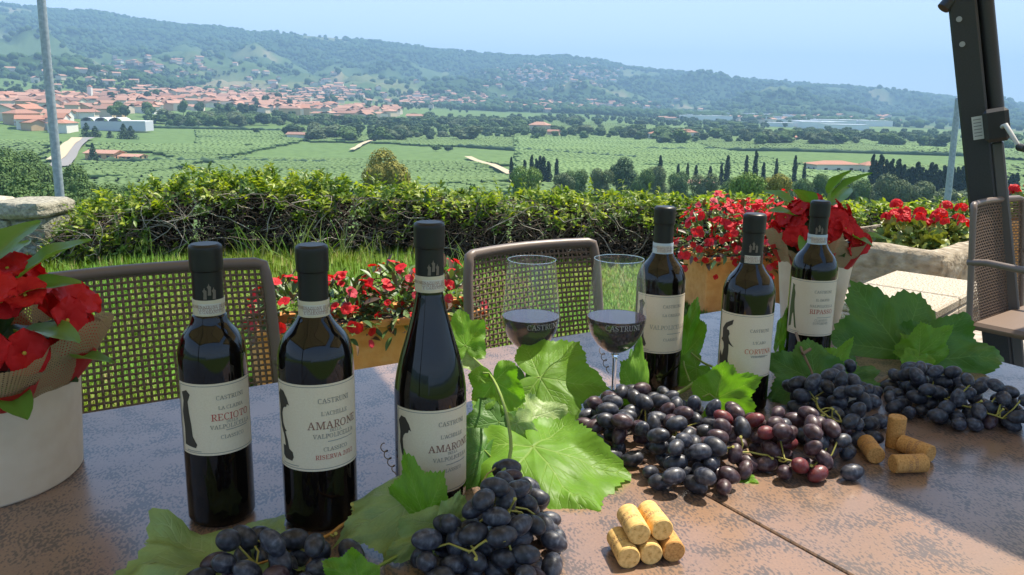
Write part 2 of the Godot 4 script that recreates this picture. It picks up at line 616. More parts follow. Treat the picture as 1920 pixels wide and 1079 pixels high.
func build_valley() -> void:
	house_kit()
	for k in 3:
		G["round%d" % k] = crown_mesh(100 + k, "round")
		G["leafy%d" % k] = crown_mesh(140 + k, "round", true)
		G["spire%d" % k] = crown_mesh(200 + k, "spire")
		G["fir%d" % k] = crown_mesh(300 + k, "fir")
	var leafy := func(r: float, g: float, b: float) -> StandardMaterial3D:
		var m := paint(r, g, b, 0.8, 0.25)
		m.vertex_color_use_as_albedo = true
		m.backlight_enabled = true
		m.backlight = Color(0.5, 0.5, 0.35)
		return m
	M.tree_mid = leafy.call(0.11, 0.18, 0.06)
	M.tree_dark = leafy.call(0.06, 0.105, 0.05)
	M.tree_olive = leafy.call(0.13, 0.17, 0.085)
	M.tree_yellow = leafy.call(0.27, 0.25, 0.06)
	M.tree_bright = leafy.call(0.16, 0.25, 0.06)
	M.cypress = leafy.call(0.03, 0.055, 0.034)
	M.bark = paint(0.12, 0.09, 0.065, 0.9, 0.2)
	M.dark_pane = paint(0.03, 0.035, 0.04, 0.2)
	M.shutter = paint(0.12, 0.09, 0.06, 0.7)
	var walls := [paint(0.62, 0.50, 0.36, 0.9, 0.2), paint(0.68, 0.60, 0.48, 0.9, 0.2), paint(0.60, 0.40, 0.30, 0.9, 0.2), paint(0.72, 0.68, 0.6, 0.9, 0.2), paint(0.55, 0.38, 0.22, 0.9, 0.2)]
	var roofs := []
	for c in [Color(0.42, 0.20, 0.125), Color(0.36, 0.185, 0.125), Color(0.46, 0.25, 0.17), Color(0.32, 0.18, 0.13)]:
		roofs.append(mottled(speckle(128, 0.05, [[0.2, c * 0.75], [0.8, c * 1.2]], 31), 0.3, 0.9))
	M.white_wall = paint(0.72, 0.72, 0.7, 0.8, 0.2)
	M.metal_roof = paint(0.62, 0.64, 0.66, 0.6, 0.3)

	# the road past the near farmhouse and other tracks, laid just above the fields
	var strip := func(called: String, pix: Array, width: float, m: Material) -> void:
		var s := Shape.new()
		var pts := []
		for q in pix: pts.append(spot(q[0], q[1]))
		for i in pts.size() - 1: road_bits.append([Vector2(pts[i].x, pts[i].z), Vector2(pts[i + 1].x, pts[i + 1].z), width])
		for i in pts.size() - 1:
			for k in 6:
				var a: Vector3 = (pts[i] as Vector3).lerp(pts[i + 1], k / 6.0)
				var b: Vector3 = (pts[i] as Vector3).lerp(pts[i + 1], (k + 1) / 6.0)
				var side := (b - a).cross(Vector3.UP).normalized() * width * 0.5
				a = ground_at(a.x, a.z) + Vector3(0, 1.3, 0); b = ground_at(b.x, b.z) + Vector3(0, 1.3, 0)
				s.quad(a - side, a + side, b + side, b - side, Vector3.UP)
		structure(called, s.done(), m)
	M.asphalt = paint(0.26, 0.24, 0.22, 0.9, 0.2)
	M.dust = paint(0.5, 0.41, 0.27, 0.95, 0.1)
	strip.call("road", [[112, 318], [130, 290], [152, 266], [165, 262]], 7.0, M.asphalt)
	strip.call("track", [[100, 305], [122, 282], [144, 262]], 5.5, M.dust)
	strip.call("track", [[877, 298], [915, 312], [958, 332]], 3.6, M.dust)
	strip.call("track", [[660, 285], [675, 275], [700, 266]], 3.0, M.dust)

	var rows := [[[1190, 282], [1480, 284], [1900, 296], "long dark hedgerow across the right of the plain"], [[860, 276], [1060, 290], [1200, 300], "thin dark hedgerow slanting through the middle vineyard"], [[180, 305], [420, 306], [620, 309], "dark hedgerow below the peach farmhouse"], [[270, 240], [420, 243], [600, 250], "hedgerow along the upper edge of the left vineyard"]]
	for q in rows:
		var hedge_shape := Shape.new()
		var pts := []
		for i in 61:
			var f := i / 60.0 * 2.0
			var a: Array = q[int(minf(f, 1.0))]
			var b: Array = q[int(minf(f, 1.0)) + 1]
			if f >= 1.0: a = q[1]; b = q[2]
			var tt := f - (1.0 if f >= 1.0 else 0.0)
			pts.append(spot(lerpf(a[0], b[0], tt), lerpf(a[1], b[1], tt)) + Vector3(0, 0.7, 0))
		var rad := []
		for i in 61: rad.append(1.25 + 0.5 * sin(i * 2.3) + 0.4 * sin(i * 5.1))
		hedge_shape.tube(pts, rad, 7)
		tag(part("field_hedge", hedge_shape.done(), M.tree_dark, self), q[3], "hedge")

	# woods on the slopes: too many trees to count
	var places := []
	var colors := PackedColorArray()
	var r := RandomNumberGenerator.new()
	r.seed = 5
	while places.size() < 40000:
		var a := deg_to_rad(r.randf_range(-52, 52))
		var d := sqrt(r.randf_range(1500.0 * 1500.0, 4350.0 * 4350.0))
		var x := sin(a) * d
		var z := -cos(a) * d
		if not is_wood(x, z, d) and r.randf() < 0.93: continue
		var h := r.randf_range(7, 15) * (0.8 + d / 9000.0)
		places.append(Transform3D(Basis(Vector3.UP, r.randf() * TAU).scaled(Vector3(h * 1.15, h, h * 1.15)), Vector3(x, ground_h(a, d) - 1.0, z)))
		var k := r.randf_range(0.75, 1.3)
		colors.append(Color(0.05 * k, 0.092 * k, 0.038 * k))
	many("hillside_wood", blob_mesh(1), tinted(0.9, 0.15), places, colors, self, "blue green wood covering the far hillsides", "wood")

	# vine rows of the plain, each row a run of short leafy lengths
	var vine := Shape.new()
	for j in 7:
		for i in 7:
			var e := TAU * i / 6.0
			var q := Vector3(cos(e) * (1.46 + 0.22 * sin(j * 2.7 + i)), 1.0 + sin(e) * (0.66 + 0.2 * sin(j * 1.9 + i * 2.0)), (j / 6.0 - 0.5) * 6.0)
			vine.vert(q, Vector3(cos(e), sin(e), 0))
	for j in 6:
		for i in 6:
			var q := j * 7 + i
			vine.face(q, q + 1, q + 8); vine.face(q, q + 8, q + 7)
	places = []
	colors = PackedColorArray()
	var cell := 130.0
	for gx in range(-9, 10):
		for gz in range(-9, -1):
			r.seed = gx * 91 + gz * 7 + 1000
			var turn: float = [0.22, 0.12, 0.3, -0.1, 0.2][r.randi() % 5]
			var along := Vector2(sin(turn), cos(turn)).rotated(PI / 2)
			var across := along.rotated(PI / 2)
			var tone := r.randf_range(0.86, 1.15)
			if r.randf() < 0.12: continue
			var gap: float = 3.0
			var centre := Vector2((gx + 0.5) * cell, (gz + 0.5) * cell)
			for i in range(-31, 32):
				var wide := r.randf_range(0.84, 1.06)
				var slip := r.randf_range(-3.0, 3.0)
				var row_tone := tone * r.randf_range(0.9, 1.1)
				for j in range(-16, 17):
					var q := centre + across * i * gap + along * (j * 6.0 + slip)
					if absf(q.x - centre.x) > cell * 0.5 - 2.0 or absf(q.y - centre.y) > cell * 0.5 - 2.0: continue
					var d := q.length()
					if d < 230.0 or d > 1080.0: continue
					var a := atan2(q.x, -q.y)
					if absf(a) > 0.95: continue
					if a < -0.36 and d > 480.0 or a < -0.12 and d > 620.0: continue
					if Vector2(q.x - house_spot.x, q.y - house_spot.z).length() < 26.0: continue
					var on_road := false
					for w in road_bits:
						if q.distance_to(Geometry2D.get_closest_point_to_segment(q, w[0], w[1])) < 3.5 + (w[2] as float) * 0.5: on_road = true
					if on_road: continue
					places.append(Transform3D(Basis(Vector3.UP, atan2(along.x, along.y)).scaled(Vector3(wide, r.randf_range(0.94, 1.06), 1.03)), Vector3(q.x, ground_h(a, d) - 0.1, q.y)))
					var k := row_tone * r.randf_range(0.95, 1.05)
					colors.append(Color(0.148 * k, 0.215 * k, 0.075 * k))
	many("vineyard_rows", vine.done(), tinted(0.85, 0.2), places, colors, self, "green vine rows filling the plain below the hedge", "vineyard")

	# the town
	r.seed = 77
	var town := [   # centre, half size in the picture, count
		[70, 205, 75, 22, 32, "nearest the lamp post"], [60, 235, 60, 14, 12, "at the lower left, next to the vineyard"], [230, 205, 90, 18, 46, "right above the grey works hall"], [330, 190, 70, 14, 36, "above the wood left of centre"], [420, 190, 75, 13, 38, "at its pale middle"], [520, 190, 70, 12, 22, "fading right below the hills"], [620, 212, 80, 7, 14, "strung along the field edge"], [700, 218, 50, 5, 6, "at its far right end"]]
	for q in town:
		for k in q[4]:
			var px: float = q[0] + r.randf_range(-1, 1) * q[2]
			var py: float = q[1] + r.randf_range(-1, 1) * q[3]
			var p := spot(px, py)
			var size := Vector3(r.randf_range(8, 12), r.randf_range(4.5, 8.5), r.randf_range(11, 22))
			house(p, size, r.randf_range(-0.5, 0.5) + (PI / 2 if r.randf() < 0.6 else 0.0), walls[r.randi() % 5], roofs[r.randi() % 4], r.randf() < 0.4, "terracotta roofed town house " + q[5], "houses of the town " + q[5], false)
	for k in 38:          # the far village on the slope
		var p := spot(r.randf_range(920, 1160), r.randf_range(122, 160))
		house(p, Vector3(r.randf_range(10, 16), r.randf_range(6, 9), r.randf_range(14, 26)), r.randf() * 3.0, [M.white_wall, walls[1], walls[3]][r.randi() % 3], roofs[2], r.randf() < 0.6, "pale tiny house of the village scattered over the wooded slope", "houses of the hill village")
	for q in [[840, 190, 110, 8, 18, "under the middle of the ridge"], [1080, 203, 90, 5, 12, "below the hill village"], [260, 120, 120, 22, 10, "on the slope above the town"], [560, 160, 60, 10, 5, "right above the town's end"]]:
		for k in q[4]:
			var p := spot(q[0] + r.randf_range(-1, 1) * q[2], q[1] + r.randf_range(-1, 1) * q[3])
			house(p, Vector3(r.randf_range(10, 14), r.randf_range(5, 8), r.randf_range(12, 22)), r.randf() * 3.0, walls[r.randi() % 4], roofs[r.randi() % 4], r.randf() < 0.5, "distant small house " + q[5], "houses " + q[5])
	var mini := Shape.new()          # a far house in one piece: pale walls, red roof
	mini.tint = Color(0.66, 0.56, 0.44)
	mini.box(Vector3(0, 0.5, 0), Vector3(1, 1, 1))
	mini.tint = Color(0.42, 0.24, 0.17)
	for x in [-1.0, 1.0]: mini.quad(Vector3(0, 1.32, -.56), Vector3(0, 1.32, .56), Vector3(x * .58, 0.98, .56), Vector3(x * .58, 0.98, -.56), Vector3(x, 2, 0))
	places = []
	colors = PackedColorArray()
	for q in [[520, 195, 90, 16, 120], [430, 178, 120, 12, 90], [660, 214, 90, 10, 50], [230, 190, 120, 22, 90], [250, 135, 200, 26, 60], [840, 190, 130, 12, 90], [1040, 140, 130, 22, 110], [1100, 200, 160, 8, 80], [1500, 225, 220, 8, 50], [640, 175, 90, 12, 50], [60, 190, 70, 12, 40]]:
		for k in q[4]:
			var p := spot(q[0] + r.randfn() * 0.55 * q[2], q[1] + r.randfn() * 0.55 * q[3])
			if Vector2(p.x, p.z).length() < 560.0: continue
			places.append(Transform3D(Basis(Vector3.UP, r.randf() * 3.0).scaled_local(Vector3(r.randf_range(8, 12), r.randf_range(4.5, 8), r.randf_range(10, 18))), p - Vector3(0, 0.5, 0)))
			var b := r.randf_range(0.85, 1.2)
			colors.append(Color(b, b, b))
	many("far_houses", mini.done(), tinted(0.9, 0.2), places, colors, self, "crowd of tiny far houses strewn over the plain and lower slopes", "houses")
	places = []
	colors = PackedColorArray()
	for q in [[880, 234, 110, 6, 260], [640, 232, 120, 5, 120], [420, 228, 100, 6, 120], [1400, 258, 330, 8, 200], [900, 252, 260, 7, 160], [1150, 226, 260, 8, 190], [560, 180, 200, 14, 240], [200, 165, 170, 14, 170], [860, 200, 220, 8, 190], [1650, 262, 200, 8, 120], [300, 140, 200, 16, 200], [1350, 236, 120, 5, 110]]:
		for k in q[4]:
			var p := spot(q[0] + r.randfn() * 0.55 * q[2], q[1] + r.randfn() * 0.5 * q[3])
			if Vector2(p.x, p.z).length() < 560.0: continue
			var hh := r.randf_range(4.5, 10)
			places.append(Transform3D(Basis(Vector3.UP, r.randf() * TAU).scaled(Vector3(hh * 1.3, hh, hh * 1.3)), p - Vector3(0, hh * 0.12, 0)))
			var b := r.randf_range(0.7, 1.35)
			colors.append(Color(0.085, 0.135, 0.055) * b)
	many("plain_woods", G.round1, tinted(0.85, 0.2), places, colors, self, "scattered groves and hedgerows seen as dark dots across the plain", "woods")
	for k in 34:          # flat white works buildings on the right
		var px := r.randf_range(1290, 1660)
		var p := spot(px, 218 + (px - 1290) * 0.055 + r.randf_range(-4, 10))
		var size := Vector3(r.randf_range(22, 60), r.randf_range(6, 10), r.randf_range(20, 34))
		var t := thing("warehouse", "long white flat roofed works building at the foot of the hills", "building", p - Vector3(0, 1, 0), "works buildings", Basis(Vector3.UP, r.randf_range(-0.3, 0.3)))
		part("wall", G.block, M.white_wall, t, Transform3D(Basis.from_scale(size), Vector3.ZERO))
		part("roof", G.block, M.metal_roof, t, Transform3D(Basis.from_scale(Vector3(size.x + 0.6, 0.6, size.z + 0.6)), Vector3(0, size.y + 0.01, 0)))

	# single buildings one can point to
	house(house_spot, Vector3(8.5, 3.6, 13), 1.45, paint(0.68, 0.42, 0.22, 0.9, 0.2), roofs[2], false, "peach farmhouse beside the dark fir at the end of the road", "", true)
	var wing := house(house_spot + Vector3(12.5, 0, 0.6), Vector3(7.5, 2.7, 9), 1.45, paint(0.68, 0.44, 0.25, 0.9, 0.2), roofs[2], false, "low peach wing joined to the farmhouse by the road", "", true)
	wing.position.y -= 0.3
	house(spot(1560, 324), Vector3(9, 4.2, 19), 1.75, walls[3], roofs[0], true, "large cream villa with red roof before the cypress rows", "", true)
	house(spot(1632, 328), Vector3(6.5, 4.5, 7), 1.6, walls[1], roofs[0], true, "small cream house beside the large villa and cypresses", "", true)
	house(spot(1012, 252), Vector3(11, 8.5, 15), 1.2, walls[0], roofs[2], true, "lone tan farmhouse in the middle of the plain", "", true)
	house(spot(1038, 256), Vector3(7, 4.5, 9), 1.2, walls[2], roofs[1], false, "low red barn beside the lone tan farmhouse", "", false)
	house(spot(1233, 262), Vector3(9, 5.5, 13), 1.6, walls[3], roofs[0], true, "small white house with red roof in the plain, left of its twin", "")
	house(spot(1284, 263), Vector3(10, 7, 16), 1.6, walls[3], roofs[0], true, "white house with red roof in the plain, right of its smaller neighbour", "")
	house(spot(1468, 266), Vector3(10, 4.5, 18), 1.5, walls[2], roofs[0], false, "low house half hidden by trees right of the white houses", "")
	house(spot(562, 262), Vector3(9, 4.0, 14), 1.5, walls[3], roofs[3], false, "small grey roofed farm building alone in the vineyards", "")
	house(spot(1310, 356), Vector3(6, 2.8, 9), 1.7, walls[1], roofs[2], true, "low red roof showing just over the hedge", "")
	house(land_point(205, 120), Vector3(7, 5.0, 12), 1.1, walls[1], roofs[2], false, "tiled roof just below the hedge by the lamp post", "")
	# the works hall with barrel roofs in front of the town
	var hall := thing("factory_hall", "grey works hall with white barrel roofs before the town", "building", spot(185, 243), "", Basis(Vector3.UP, 0.1))
	part("wall", G.block, paint(0.5, 0.52, 0.55, 0.8, 0.3), hall, Transform3D(Basis.from_scale(Vector3(40, 6.0, 16)), Vector3(12, -0.5, 0)))
	for k in 3:
		var s := Shape.new()
		var prof := []
		for i in 9:
			var e := PI * i / 8.0
			prof.append(Vector3(-cos(e) * 4.2, sin(e) * 2.4, 8.4)); prof.append(Vector3(-cos(e) * 4.2, sin(e) * 2.4, -8.4))
		s.sheet(prof, 2, 9, Vector3.UP)
		part("barrel_roof", s.done(), M.metal_roof, hall, Transform3D(Basis.IDENTITY, Vector3(-3.6 + k * 8.6, 5.52, 0)))
	part("flat_roof", G.block, M.white_wall, hall, Transform3D(Basis.from_scale(Vector3(14, 0.5, 16.6)), Vector3(25, 5.51, 0)))
	var tower := thing("bell_tower", "pale bell tower rising from the town roofs", "tower", spot(170, 192), "")
	part("shaft", G.block, walls[3], tower, Transform3D(Basis.from_scale(Vector3(4, 16, 4)), Vector3.ZERO))
	part("roof", G.hip_roof, roofs[0], tower, Transform3D(Basis.from_scale(Vector3(4.2, 6, 4.2)), Vector3(0, 10.4, 0)))

	# trees one can tell apart
	var rt := func(px: float, top: float, wide: float, dist: float, m: String, label: String, group := "") -> void:
		tree_seen("round", px, top, wide, dist, M[m], label, group)
	rt.call(742, 283, 110, 75, "tree_yellow", "yellow green tree rising just behind the middle of the hedge")
	rt.call(700, 305, 60, 72, "tree_yellow", "lower yellowish tree leaning against the yellow green tree")
	rt.call(985, 312, 70, 120, "tree_bright", "light green rounded tree beside the dark cypress clump")
	rt.call(1172, 298, 68, 190, "tree_dark", "large dark round tree over the middle right of the hedge")
	rt.call(1130, 316, 50, 170, "tree_olive", "grey green tree left of the large dark round tree")
	rt.call(1085, 318, 52, 170, "tree_mid", "mid green tree between the cypress clump and the dark tree")
	rt.call(1235, 312, 60, 190, "tree_olive", "broad olive tree right of the large dark round tree")
	rt.call(1205, 318, 56, 165, "tree_mid", "leafy tree half hidden behind the large dark round tree")
	rt.call(1330, 326, 64, 150, "tree_olive", "grey green tree right of the low red roof")
	rt.call(1055, 322, 56, 150, "tree_olive", "low grey green tree under the cypress clump")
	rt.call(1370, 330, 60, 140, "tree_mid", "leafy tree left of the loose bright shrub")
	rt.call(1280, 322, 50, 200, "tree_mid", "mid green tree behind the low red roof")
	rt.call(1420, 318, 90, 60, "tree_bright", "loose bright shrub tree over the hedge before the villa")
	rt.call(1470, 322, 70, 62, "tree_yellow", "bronze tipped shrub tree beside the loose bright one")
	for q in [[1515, 332, 60], [1548, 326, 50], [1580, 330, 62], [1618, 336, 60], [1655, 328, 80], [1690, 333, 72], [1728, 336, 76], [1600, 345, 70], [1760, 345, 66], [1545, 342, 70], [1480, 330, 56], [1800, 352, 70], [1850, 350, 80]]:
		rt.call(q[0], q[1], q[2], 150.0 + (q[0] - 1500) * 0.1, "tree_olive" if q[2] > 62 else "tree_mid", "rounded olive green tree in front of the villa and cypress rows", "trees before the villa")
	for q in [[20, 282, 90, 110], [70, 285, 90, 130], [115, 312, 80, 100], [30, 330, 100, 60], [-20, 300, 90, 90], [150, 330, 80, 80], [65, 340, 120, 48], [190, 345, 90, 60], [250, 345, 90, 75], [20, 352, 100, 40], [125, 352, 90, 45]]:
		rt.call(q[0], q[1], q[2], q[3], "tree_mid" if q[2] != 70 else "tree_bright", "leafy tree of the grove behind the stone wall and lamp post", "grove left of the lamp post")
	rt.call(817, 272, 30, 480, "tree_mid", "left of two round trees alone in the vineyard")
	rt.call(840, 274, 26, 480, "tree_dark", "right, darker of two round trees alone in the vineyard")
	rt.call(465, 276, 22, 470, "tree_mid", "small round tree alone in the left vineyard")
	rt.call(580, 248, 22, 620, "tree_dark", "dark tree by the small farm building in the vineyards")
	tree_seen("fir", 170, 268, 22, 385, M.tree_dark, "dark blue green fir beside the peach farmhouse", "")
	for q in [[162, 230, 24], [232, 232, 30], [245, 236, 26], [178, 236, 26], [205, 245, 18]]:
		tree_seen("fir", q[0], q[1], q[2], 540.0, M.tree_dark, "dark conifer standing before the grey works hall", "conifers before the works hall")
	var gr := RandomNumberGenerator.new()
	gr.seed = 12
	for q in [[60, 175, 45, 6, 8], [240, 180, 80, 8, 7], [330, 212, 130, 8, 16], [430, 212, 60, 7, 10], [560, 192, 90, 8, 14]]:
		for k in q[4]:
			var px: float = q[0] + gr.randf_range(-1, 1) * q[2]
			var p := spot(px, q[1] + gr.randf_range(-1, 1) * q[3] + 8)
			var d := Vector2(p.x, p.z).length()
			var hh := gr.randf_range(8, 15)
			tree("round", p, hh, hh * gr.randf_range(0.8, 1.1), M[["tree_mid", "tree_dark", "tree_dark"][gr.randi() % 3]], "dark tree growing between the houses of the town", "trees of the town")
	# belts of trees across the plain: many, but each stands on its own foot
	for q in [[700, 262, 180, 5, 24, "beyond the lone pair of round trees"], [880, 240, 100, 5, 22, "in the dense wood at the middle of the plain"], [400, 236, 100, 5, 26, "bordering the field below the town"], [1150, 258, 160, 7, 20, "between the tan farmhouse and the white houses"], [1420, 268, 190, 6, 28, "around the white houses in the plain"], [1700, 275, 200, 7, 18, "left of and behind the umbrella mast"], [1350, 246, 80, 3, 14, "in the straight row below the works buildings"], [620, 236, 140, 4, 12, "before the right end of the town"], [860, 228, 200, 4, 14, "farthest back in the middle of the plain"], [1250, 240, 200, 3, 10, "scattered before the works buildings"]]:
		for k in q[4]:
			var px: float = q[0] + gr.randf_range(-1, 1) * q[2]
			var p := spot(px, q[1] + gr.randf_range(-1, 1) * q[3] + (px - q[0]) * 0.01)
			var hh := gr.randf_range(5, 11)
			tree("round", p, hh, hh * gr.randf_range(1.2, 2.4), M[["tree_mid", "tree_dark", "tree_olive", "tree_mid"][gr.randi() % 4]], "small tree " + q[5], "trees " + q[5], "tree", 0.0)
	# cypresses
	for q in [[960, 295, 8, 40], [985, 300, 9, 45], [998, 292, 10, 45], [1007, 298, 9, 45], [1014, 293, 11, 45], [1021, 294, 11, 45], [1030, 303, 12, 45], [1046, 298, 9, 45]]:
		tree_seen("spire", q[0], q[1], q[2] * 1.25, 260.0, M.cypress, "dark cypress of the close clump left of the large dark round tree", "cypress clump")
	for q in [[1242, 292, 9], [1276, 308, 7], [1294, 306, 6], [1310, 310, 8], [1337, 312, 8], [1358, 307, 7], [1369, 292, 10], [1405, 292, 8], [1422, 283, 9], [1438, 305, 8], [1462, 298, 7], [1497, 292, 8], [1515, 306, 7]]:
		tree_seen("spire", q[0], q[1], q[2] * 1.3, 270.0, M.cypress, "dark cypress standing apart in the row left of the villa", "cypresses left of the villa")
	var cy := [[1643, 290, 9], [1650, 301, 8], [1660, 291, 13], [1670, 300, 10], [1680, 299, 11], [1692, 299, 13]]
	for k in 26:
		cy.append([1704 + k * 8.6, 309 + sin(k * 1.7) * 5.0 + (k % 3) * 3.0 + (18 if k > 14 else 0), 10 + (k % 4)])
	for q in cy:
		tree_seen("spire", q[0], q[1], q[2] * 1.35, 255.0, M.cypress, "dark cypress in the close row running behind the umbrella post", "cypress row on the right")

var house_spot := Vector3.ZERO
var road_bits := []


# ---------------------------------------------------------------- the terrace: lawn, hedge, wall, posts
func leaf_blade(length: float, width: float, bend := 0.15, fold := 0.12) -> ArrayMesh:     # a pointed leaf along +y, facing +z
	var s := Shape.new()
	var rows := 5
	for j in rows:
		var t := float(j) / (rows - 1)
		var w := width * 0.5 * pow(sin(PI * clampf(0.06 + t * 0.92, 0, 1)), 0.8)
		var z := -bend * length * t * t
		for i in [-1, 0, 1]:
			s.vert(Vector3(i * w, t * length, z + absf(i) * w * fold * 2.0), Vector3(-i * 0.35, bend * t, 1).normalized(), Vector2(i * 0.5 + 0.5, t))
	for j in rows - 1:
		for i in 2:
			var a := j * 3 + i
			s.face(a, a + 1, a + 4); s.face(a, a + 4, a + 3)
	return s.done()

func facing(dir: Vector3, normal: Vector3, size := 1.0) -> Basis:      # y along dir, z near normal
	var y := dir.normalized()
	var x := y.cross(normal)
	if x.length() < 0.01: x = y.cross(Vector3(0.3, 0.5, 0.8))
	x = x.normalized()
	return Basis(x * size, y * size, x.cross(y) * size)

func any_dir(r: RandomNumberGenerator) -> Vector3:
	return Vector3(r.randfn(), r.randfn(), r.randfn()).normalized()

const HEDGE := [Vector2(-3.2, -5.5), Vector2(-2.3, -5.84), Vector2(-1.2, -6.08), Vector2(0, -6.22), Vector2(1.4, -6.22), Vector2(2.8, -6.05), Vector2(4.2, -5.75), Vector2(6.0, -5.2)]
const HEDGE_TOP := [0.27, 0.58, 0.52, 0.47, 0.47, 0.46, 0.45, 0.45]

func hedge_at(t: float) -> Array:      # t from 0 to 1 along the hedge: [front point, outward direction, height]
	var f := t * (HEDGE.size() - 1)
	var i := mini(int(f), HEDGE.size() - 2)
	var p: Vector2 = (HEDGE[i] as Vector2).lerp(HEDGE[i + 1], f - i)
	var d: Vector2 = ((HEDGE[i + 1] as Vector2) - (HEDGE[i] as Vector2)).normalized()
	return [Vector3(p.x, 0, p.y), Vector3(d.y, 0, -d.x), lerpf(HEDGE_TOP[i], HEDGE_TOP[i + 1], f - i)]

func build_terrace() -> void:
	var r := RandomNumberGenerator.new()
	r.seed = 3
	# ground: lawn, dry earth under the hedge, paving on the right
	M.turf = mottled(speckle(256, 0.03, [[0.2, Color(0.06, 0.11, 0.02)], [0.6, Color(0.10, 0.17, 0.03)], [0.9, Color(0.17, 0.2, 0.06)]], 4), 1.2, 0.95, grain(256, 0.08, 5), 1.2)
	var s := Shape.new()
	var ring := 48
	s.vert(Vector3.ZERO, Vector3.UP)
	for i in ring + 1:
		var a := TAU * i / ring
		s.vert(Vector3(sin(a) * 8.2, 0, -cos(a) * 8.2), Vector3.UP)
	for i in ring: s.face(0, 1 + i, 2 + i)
	structure("lawn", s.done(), M.turf)
	M.earth = mottled(speckle(256, 0.06, [[0.2, Color(0.10, 0.075, 0.05)], [0.6, Color(0.26, 0.2, 0.13)], [0.9, Color(0.42, 0.34, 0.22)]], 8, 5), 1.6, 0.95, grain(256, 0.1, 9), 1.0)
	s = Shape.new()
	var n := 40
	for i in n:
		var a := hedge_at(float(i) / n)
		var b := hedge_at(float(i + 1) / n)
		var ea := 0.42 + 0.2 * sin(i * 1.3) + 0.1 * sin(i * 3.1)
		var eb := 0.42 + 0.2 * sin((i + 1) * 1.3) + 0.1 * sin((i + 1) * 3.1)
		var up := Vector3(0, 0.006, 0)
		s.quad(a[0] - a[1] * ea + up, b[0] - b[1] * eb + up, b[0] + b[1] * 1.1 + up, a[0] + a[1] * 1.1 + up, Vector3.UP)
	structure("bare_earth", s.done(), M.earth)

	# grass
	var tuft := Shape.new()
	for k in 9:
		var a := r.randf() * TAU
		var lean := Vector3(cos(a), 0, sin(a)) * r.randf_range(0.005, 0.028)
		var h := r.randf_range(0.022, 0.05)
		var w := Vector3(-sin(a), 0, cos(a)) * 0.0022
		var root := Vector3(r.randf_range(-1, 1), 0, r.randf_range(-1, 1)) * 0.018
		var nn := (Vector3.UP * 0.9 + lean * 8.0).normalized()
		var first := tuft.vert(root - w, nn)
		tuft.vert(root + w, nn); tuft.vert(root + lean * 0.5 + Vector3(0, h * 0.65, 0) + w * 0.8, nn); tuft.vert(root + lean * 0.5 + Vector3(0, h * 0.65, 0) - w * 0.8, nn); tuft.vert(root + lean + Vector3(0, h, 0), nn)
		tuft.face(first, first + 1, first + 2); tuft.face(first, first + 2, first + 3); tuft.face(first + 3, first + 2, first + 4)
	var places := []
	var colors := PackedColorArray()
	var wear := noise(0.6, 3, FastNoiseLite.TYPE_SIMPLEX_SMOOTH, 40)
	while places.size() < 84000:
		var p := Vector3(r.randf_range(-6.2, 2.2), 0, r.randf_range(-6.4, -1.6))
		if p.z < -5.4 + absf(p.x) * 0.05 and r.randf() < 0.55 and p.x > -1.2: continue
		if absf(p.x) > -p.z * 1.02 + 0.2: continue
		var tall := 1.0 + (1.8 * smoothstep(-4.9, -5.6, p.z) if p.x < -0.7 else 0.0)
		places.append(Transform3D(Basis(Vector3.UP, r.randf() * TAU).scaled(Vector3(1, r.randf_range(0.7, 1.3) * tall, 1)), p))
		var q := wear.get_noise_2d(p.x, p.z)
		var k := r.randf_range(0.8, 1.2)
		colors.append(Color(0.15 + 0.07 * q, 0.27, 0.035) * k if r.randf() > 0.09 else Color(0.34, 0.3, 0.13))
	M.grass = tinted(0.7, 0.3)
	M.grass.backlight_enabled = true
	M.grass.backlight = Color(0.75, 0.75, 0.4)
	many("grass", tuft.done(), M.grass, places, colors, self, "short sunlit lawn grass behind the chairs", "grass")

	build_hedge(r)
	build_wall(r)

	# lamp post on the left and the thin post on the right, both on the slope behind the hedge
	M.galvanised = mottled(speckle(128, 0.05, [[0.2, Color(0.30, 0.34, 0.37)], [0.8, Color(0.44, 0.48, 0.51)]], 14), 3.0, 0.5, null, 0.0, 0.5)
	M.galvanised.metallic = 0.35
	var foot := at_distance(108, 390, 9.0)
	var top := at_distance(71, -60, 9.0)
	var t := thing("lamp_post", "tall grey galvanised lamp post behind the stone wall", "lamp post", Vector3(foot.x, foot.y - 3.2, foot.z))
	var bar := Shape.new()
	bar.tube([Vector3.ZERO, top - t.position, top - t.position + Vector3(0, 1.2, 0)], [0.05, 0.037, 0.034], 14)
	part("pole", bar.done(), M.galvanised, t)
	bar = Shape.new()
	bar.lathe([Vector2(0, -0.02), Vector2(0.18, -0.02), Vector2(0.16, 0.05), Vector2(0.05, 0.12), Vector2(0, 0.13)], 20)
	part("lamp_head", bar.done(), M.galvanised, t, Transform3D(Basis.IDENTITY, top - t.position + Vector3(0, 1.2, 0)))
	bar = Shape.new()
	bar.lathe([Vector2(0.11, 0), Vector2(0.11, 0.03), Vector2(0.11, 0.03), Vector2(0.05, 0.05)], 16)
	part("base_plate", bar.done(), M.galvanised, t)
	foot = at_distance(1779, 358, 10.5)
	top = at_distance(1797, 190, 10.5)
	t = thing("slim_post", "thin pale grey post rising behind the hedge left of the umbrella mast", "post", Vector3(foot.x, foot.y - 3.5, foot.z))
	bar = Shape.new()
	bar.tube([Vector3(0, 0, 0), foot - t.position, top - t.position], [0.036, 0.036, 0.03], 12)
	part("pole", bar.done(), M.galvanised, t)
	bar = Shape.new()
	bar.lathe([Vector2(0.034, 0), Vector2(0.034, 0.03), Vector2(0.02, 0.045), Vector2(0, 0.05)], 12)
	part("cap", bar.done(), M.galvanised, t, Transform3D(Basis.IDENTITY, top - t.position))

